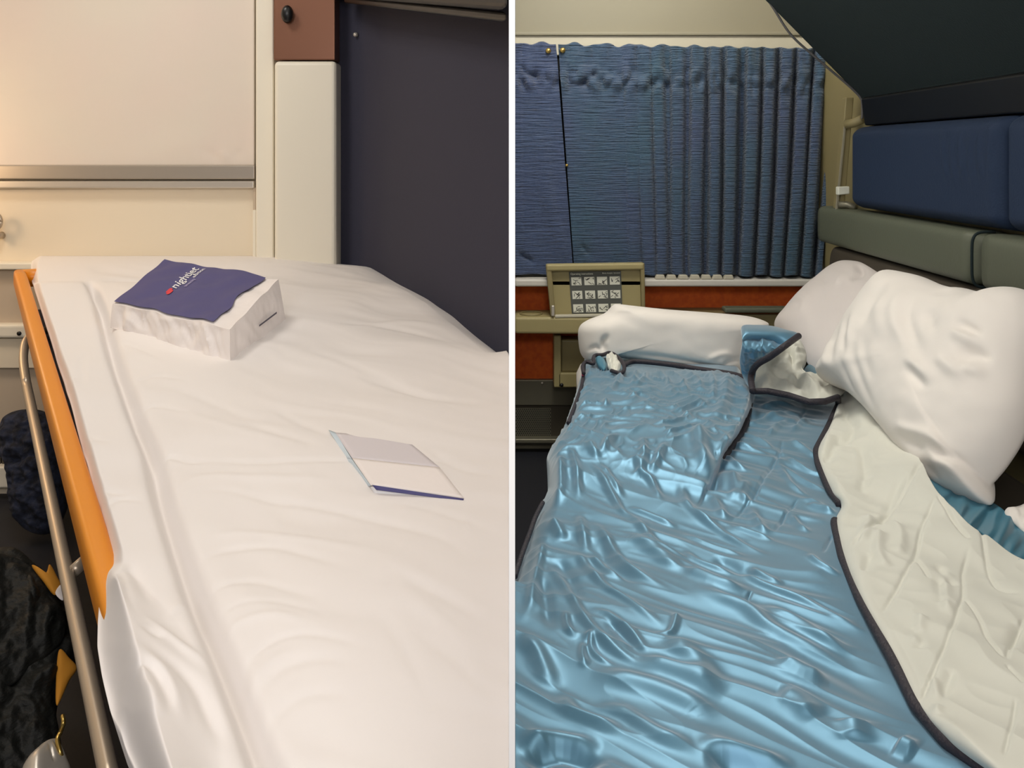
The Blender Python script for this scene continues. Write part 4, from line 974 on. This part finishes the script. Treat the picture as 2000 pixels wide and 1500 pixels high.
p3 = inflate('pillow', [(1608, 742), (1618, 712), (1640, 668), (1665, 625), (1690, 590), (1712, 560), (1730, 540), (1748, 533), (1780, 538), (1815, 547), (1850, 562), (1880, 570), (1905, 572), (1940, 580), (1975, 578), (2010, 572), (2040, 590), (2046, 640), (2030, 720), (2015, 800), (1990, 860), (1962, 905), (1938, 935), (1930, 945), (1932, 968), (1928, 984), (1900, 980), (1865, 968), (1830, 952), (1805, 925), (1775, 895), (1745, 858), (1715, 822), (1690, 795), (1655, 765)], y3, .085, .04, M['pillow'], noise=.002, nscale=70, center=(1830, 740), power=3.0,
             rid=[([(1800, 560), (1770, 600), (1735, 640)], 12.2, -0.0048), ([(1790, 590), (1760, 640), (1740, 690)], 10.8, -0.0064), ([(1712, 635), (1705, 690), (1715, 745)], 9.5, -0.0064), ([(1690, 640), (1672, 700), (1690, 760)], 10.8, -0.0064), ([(1735, 660), (1730, 720), (1745, 790), (1770, 850)], 10.8, -0.0064),
                  ([(1750, 680), (1758, 740), (1780, 800)], 12.2, -0.0048), ([(1700, 720), (1705, 780), (1720, 810)], 8.1, -0.0048), ([(1720, 620), (1720, 680), (1725, 740)], 10.8, 0.0048), ([(1660, 680), (1655, 720), (1668, 760)], 9.5, 0.0041),
                  ([(1832, 580), (1820, 630), (1830, 690), (1860, 740)], 16.2, 0.008), ([(1845, 600), (1840, 660), (1865, 720), (1900, 760)], 14.9, -0.008), ([(1785, 600), (1785, 660), (1800, 720)], 14.9, 0.0057), ([(1880, 640), (1890, 680), (1915, 700)], 14.9, -0.0072), ([(1890, 590), (1900, 620)], 12.2, -0.0048),
                  ([(1840, 745), (1880, 775), (1910, 800)], 13.5, 0.008), ([(1840, 760), (1875, 795), (1895, 815)], 12.2, -0.008), ([(1900, 740), (1940, 770), (1965, 785)], 13.5, 0.008), ([(1930, 675), (1965, 690), (1990, 700)], 12.2, -0.0096), ([(1930, 690), (1960, 705), (1985, 708)], 12.2, 0.008), ([(1935, 745), (1970, 735), (2000, 740)], 13.5, -0.0112), ([(1950, 765), (1990, 770)], 10.8, 0.0072),
                  ([(1790, 870), (1840, 885), (1890, 900), (1930, 925)], 10.8, 0.008), ([(1800, 885), (1850, 905), (1880, 915)], 10.8, -0.008), ([(1870, 910), (1905, 925), (1935, 940)], 9.5, -0.0112), ([(1870, 935), (1900, 945), (1930, 955)], 9.5, 0.0064), ([(1840, 940), (1880, 950)], 9.5, -0.008), ([(1820, 800), (1860, 840), (1900, 860)], 18.9, 0.0048)])
tag(p3, 'biggest white pillow propped against the right wall', 'pillow', 'white pillows on the berth')
# dark seat side and sheet corner at the right edge
ss = empty('bench_seat', (0.95, 1.3, .3)); tag(ss, 'dark brown seat back behind the biggest pillow at the right edge', 'seat')
pad('upholstery', .93, 1.018, .7, 2.6, .44, .728, M['seatbrown'], ss, .03)
wbox('seat_pad', .703, .925, .5, 2.58, .02, H - .4886 - .10, M['seatbrown'], ss, .02)
shp = inflate('sheet_corner', [(1962, 1000), (1990, 990), (2030, 985), (2060, 1010), (2050, 1050), (2010, 1045), (1985, 1025)], lambda x, y: YR(y, .004), .009, .008, M['pillow'], n=80, rings=20, noise=.003, nscale=20)
tag(shp, 'white sheet corner showing beyond the teal edge at the right', 'sheet')

# =================================================================== LIGHT, CAMERA
def area(name, loc, target, size, power, col, sy=None):
    l = bpy.data.lights.new(name, 'AREA'); l.energy = power; l.color = col[:3]
    l.shape = 'RECTANGLE'; l.size = size; l.size_y = sy or size
    o = bpy.data.objects.new(name, l); COL.objects.link(o); o.location = loc
    o.rotation_euler = (Vector(target) - Vector(loc)).to_track_quat('-Z', 'Y').to_euler()
    return o
area('compartment_lamp', (-1.1, 1.65, 2.1), (-0.8, 1.8, 0.6), 0.4, 8.5, (1, .95, .87), .4)
area('front_fill_left', (-0.35, -0.5, 1.45), (-0.55, 2.4, 1.1), 0.6, 11.5, (1, .96, .96), .4)  # unseen fill added behind the camera to brighten left walls and divider
pl_ = bpy.data.lights.new('reading_lamp', 'POINT'); pl_.energy = 3.2; pl_.color = (1, .68, .40); pl_.shadow_soft_size = .08
po = bpy.data.objects.new('reading_lamp', pl_); COL.objects.link(po); po.location = (-1.75, 2.25, 1.0)
area('ceiling_lamp', (0.30, 1.95, 2.12), (0.34, 2.0, 0.5), 0.4, 25, (1, .96, .87), 0.9)
area('front_fill_right', (0.22, -0.3, 1.7), (0.5, 2.4, 0.9), 0.35, 8, (1, .95, .86), .35)  # added frontal fill, out of view, lifting the pillow faces on the right
w = bpy.data.worlds.new('World'); bpy.context.scene.world = w; w.use_nodes = True
w.node_tree.nodes['Background'].inputs['Color'].default_value = (.9, .92, 1, 1); w.node_tree.nodes['Background'].inputs['Strength'].default_value = 0.12

cam = bpy.data.cameras.new('camera'); co = bpy.data.objects.new('camera', cam); COL.objects.link(co)
co.location = (0, 0, H); co.rotation_euler = (math.pi / 2, 0, 0)
cam.sensor_fit = 'HORIZONTAL'; cam.sensor_width = 36; cam.lens = 36 * F / 2000
cam.shift_x = 0; cam.shift_y = -(750 - CY) / 2000
cam.clip_start = 0.02
S = bpy.context.scene; S.camera = co
S.view_settings.view_transform = 'Standard'; S.view_settings.look = 'None'; S.view_settings.gamma = 1
S.view_settings.use_curve_mapping = False; S.view_settings.exposure = 0.0
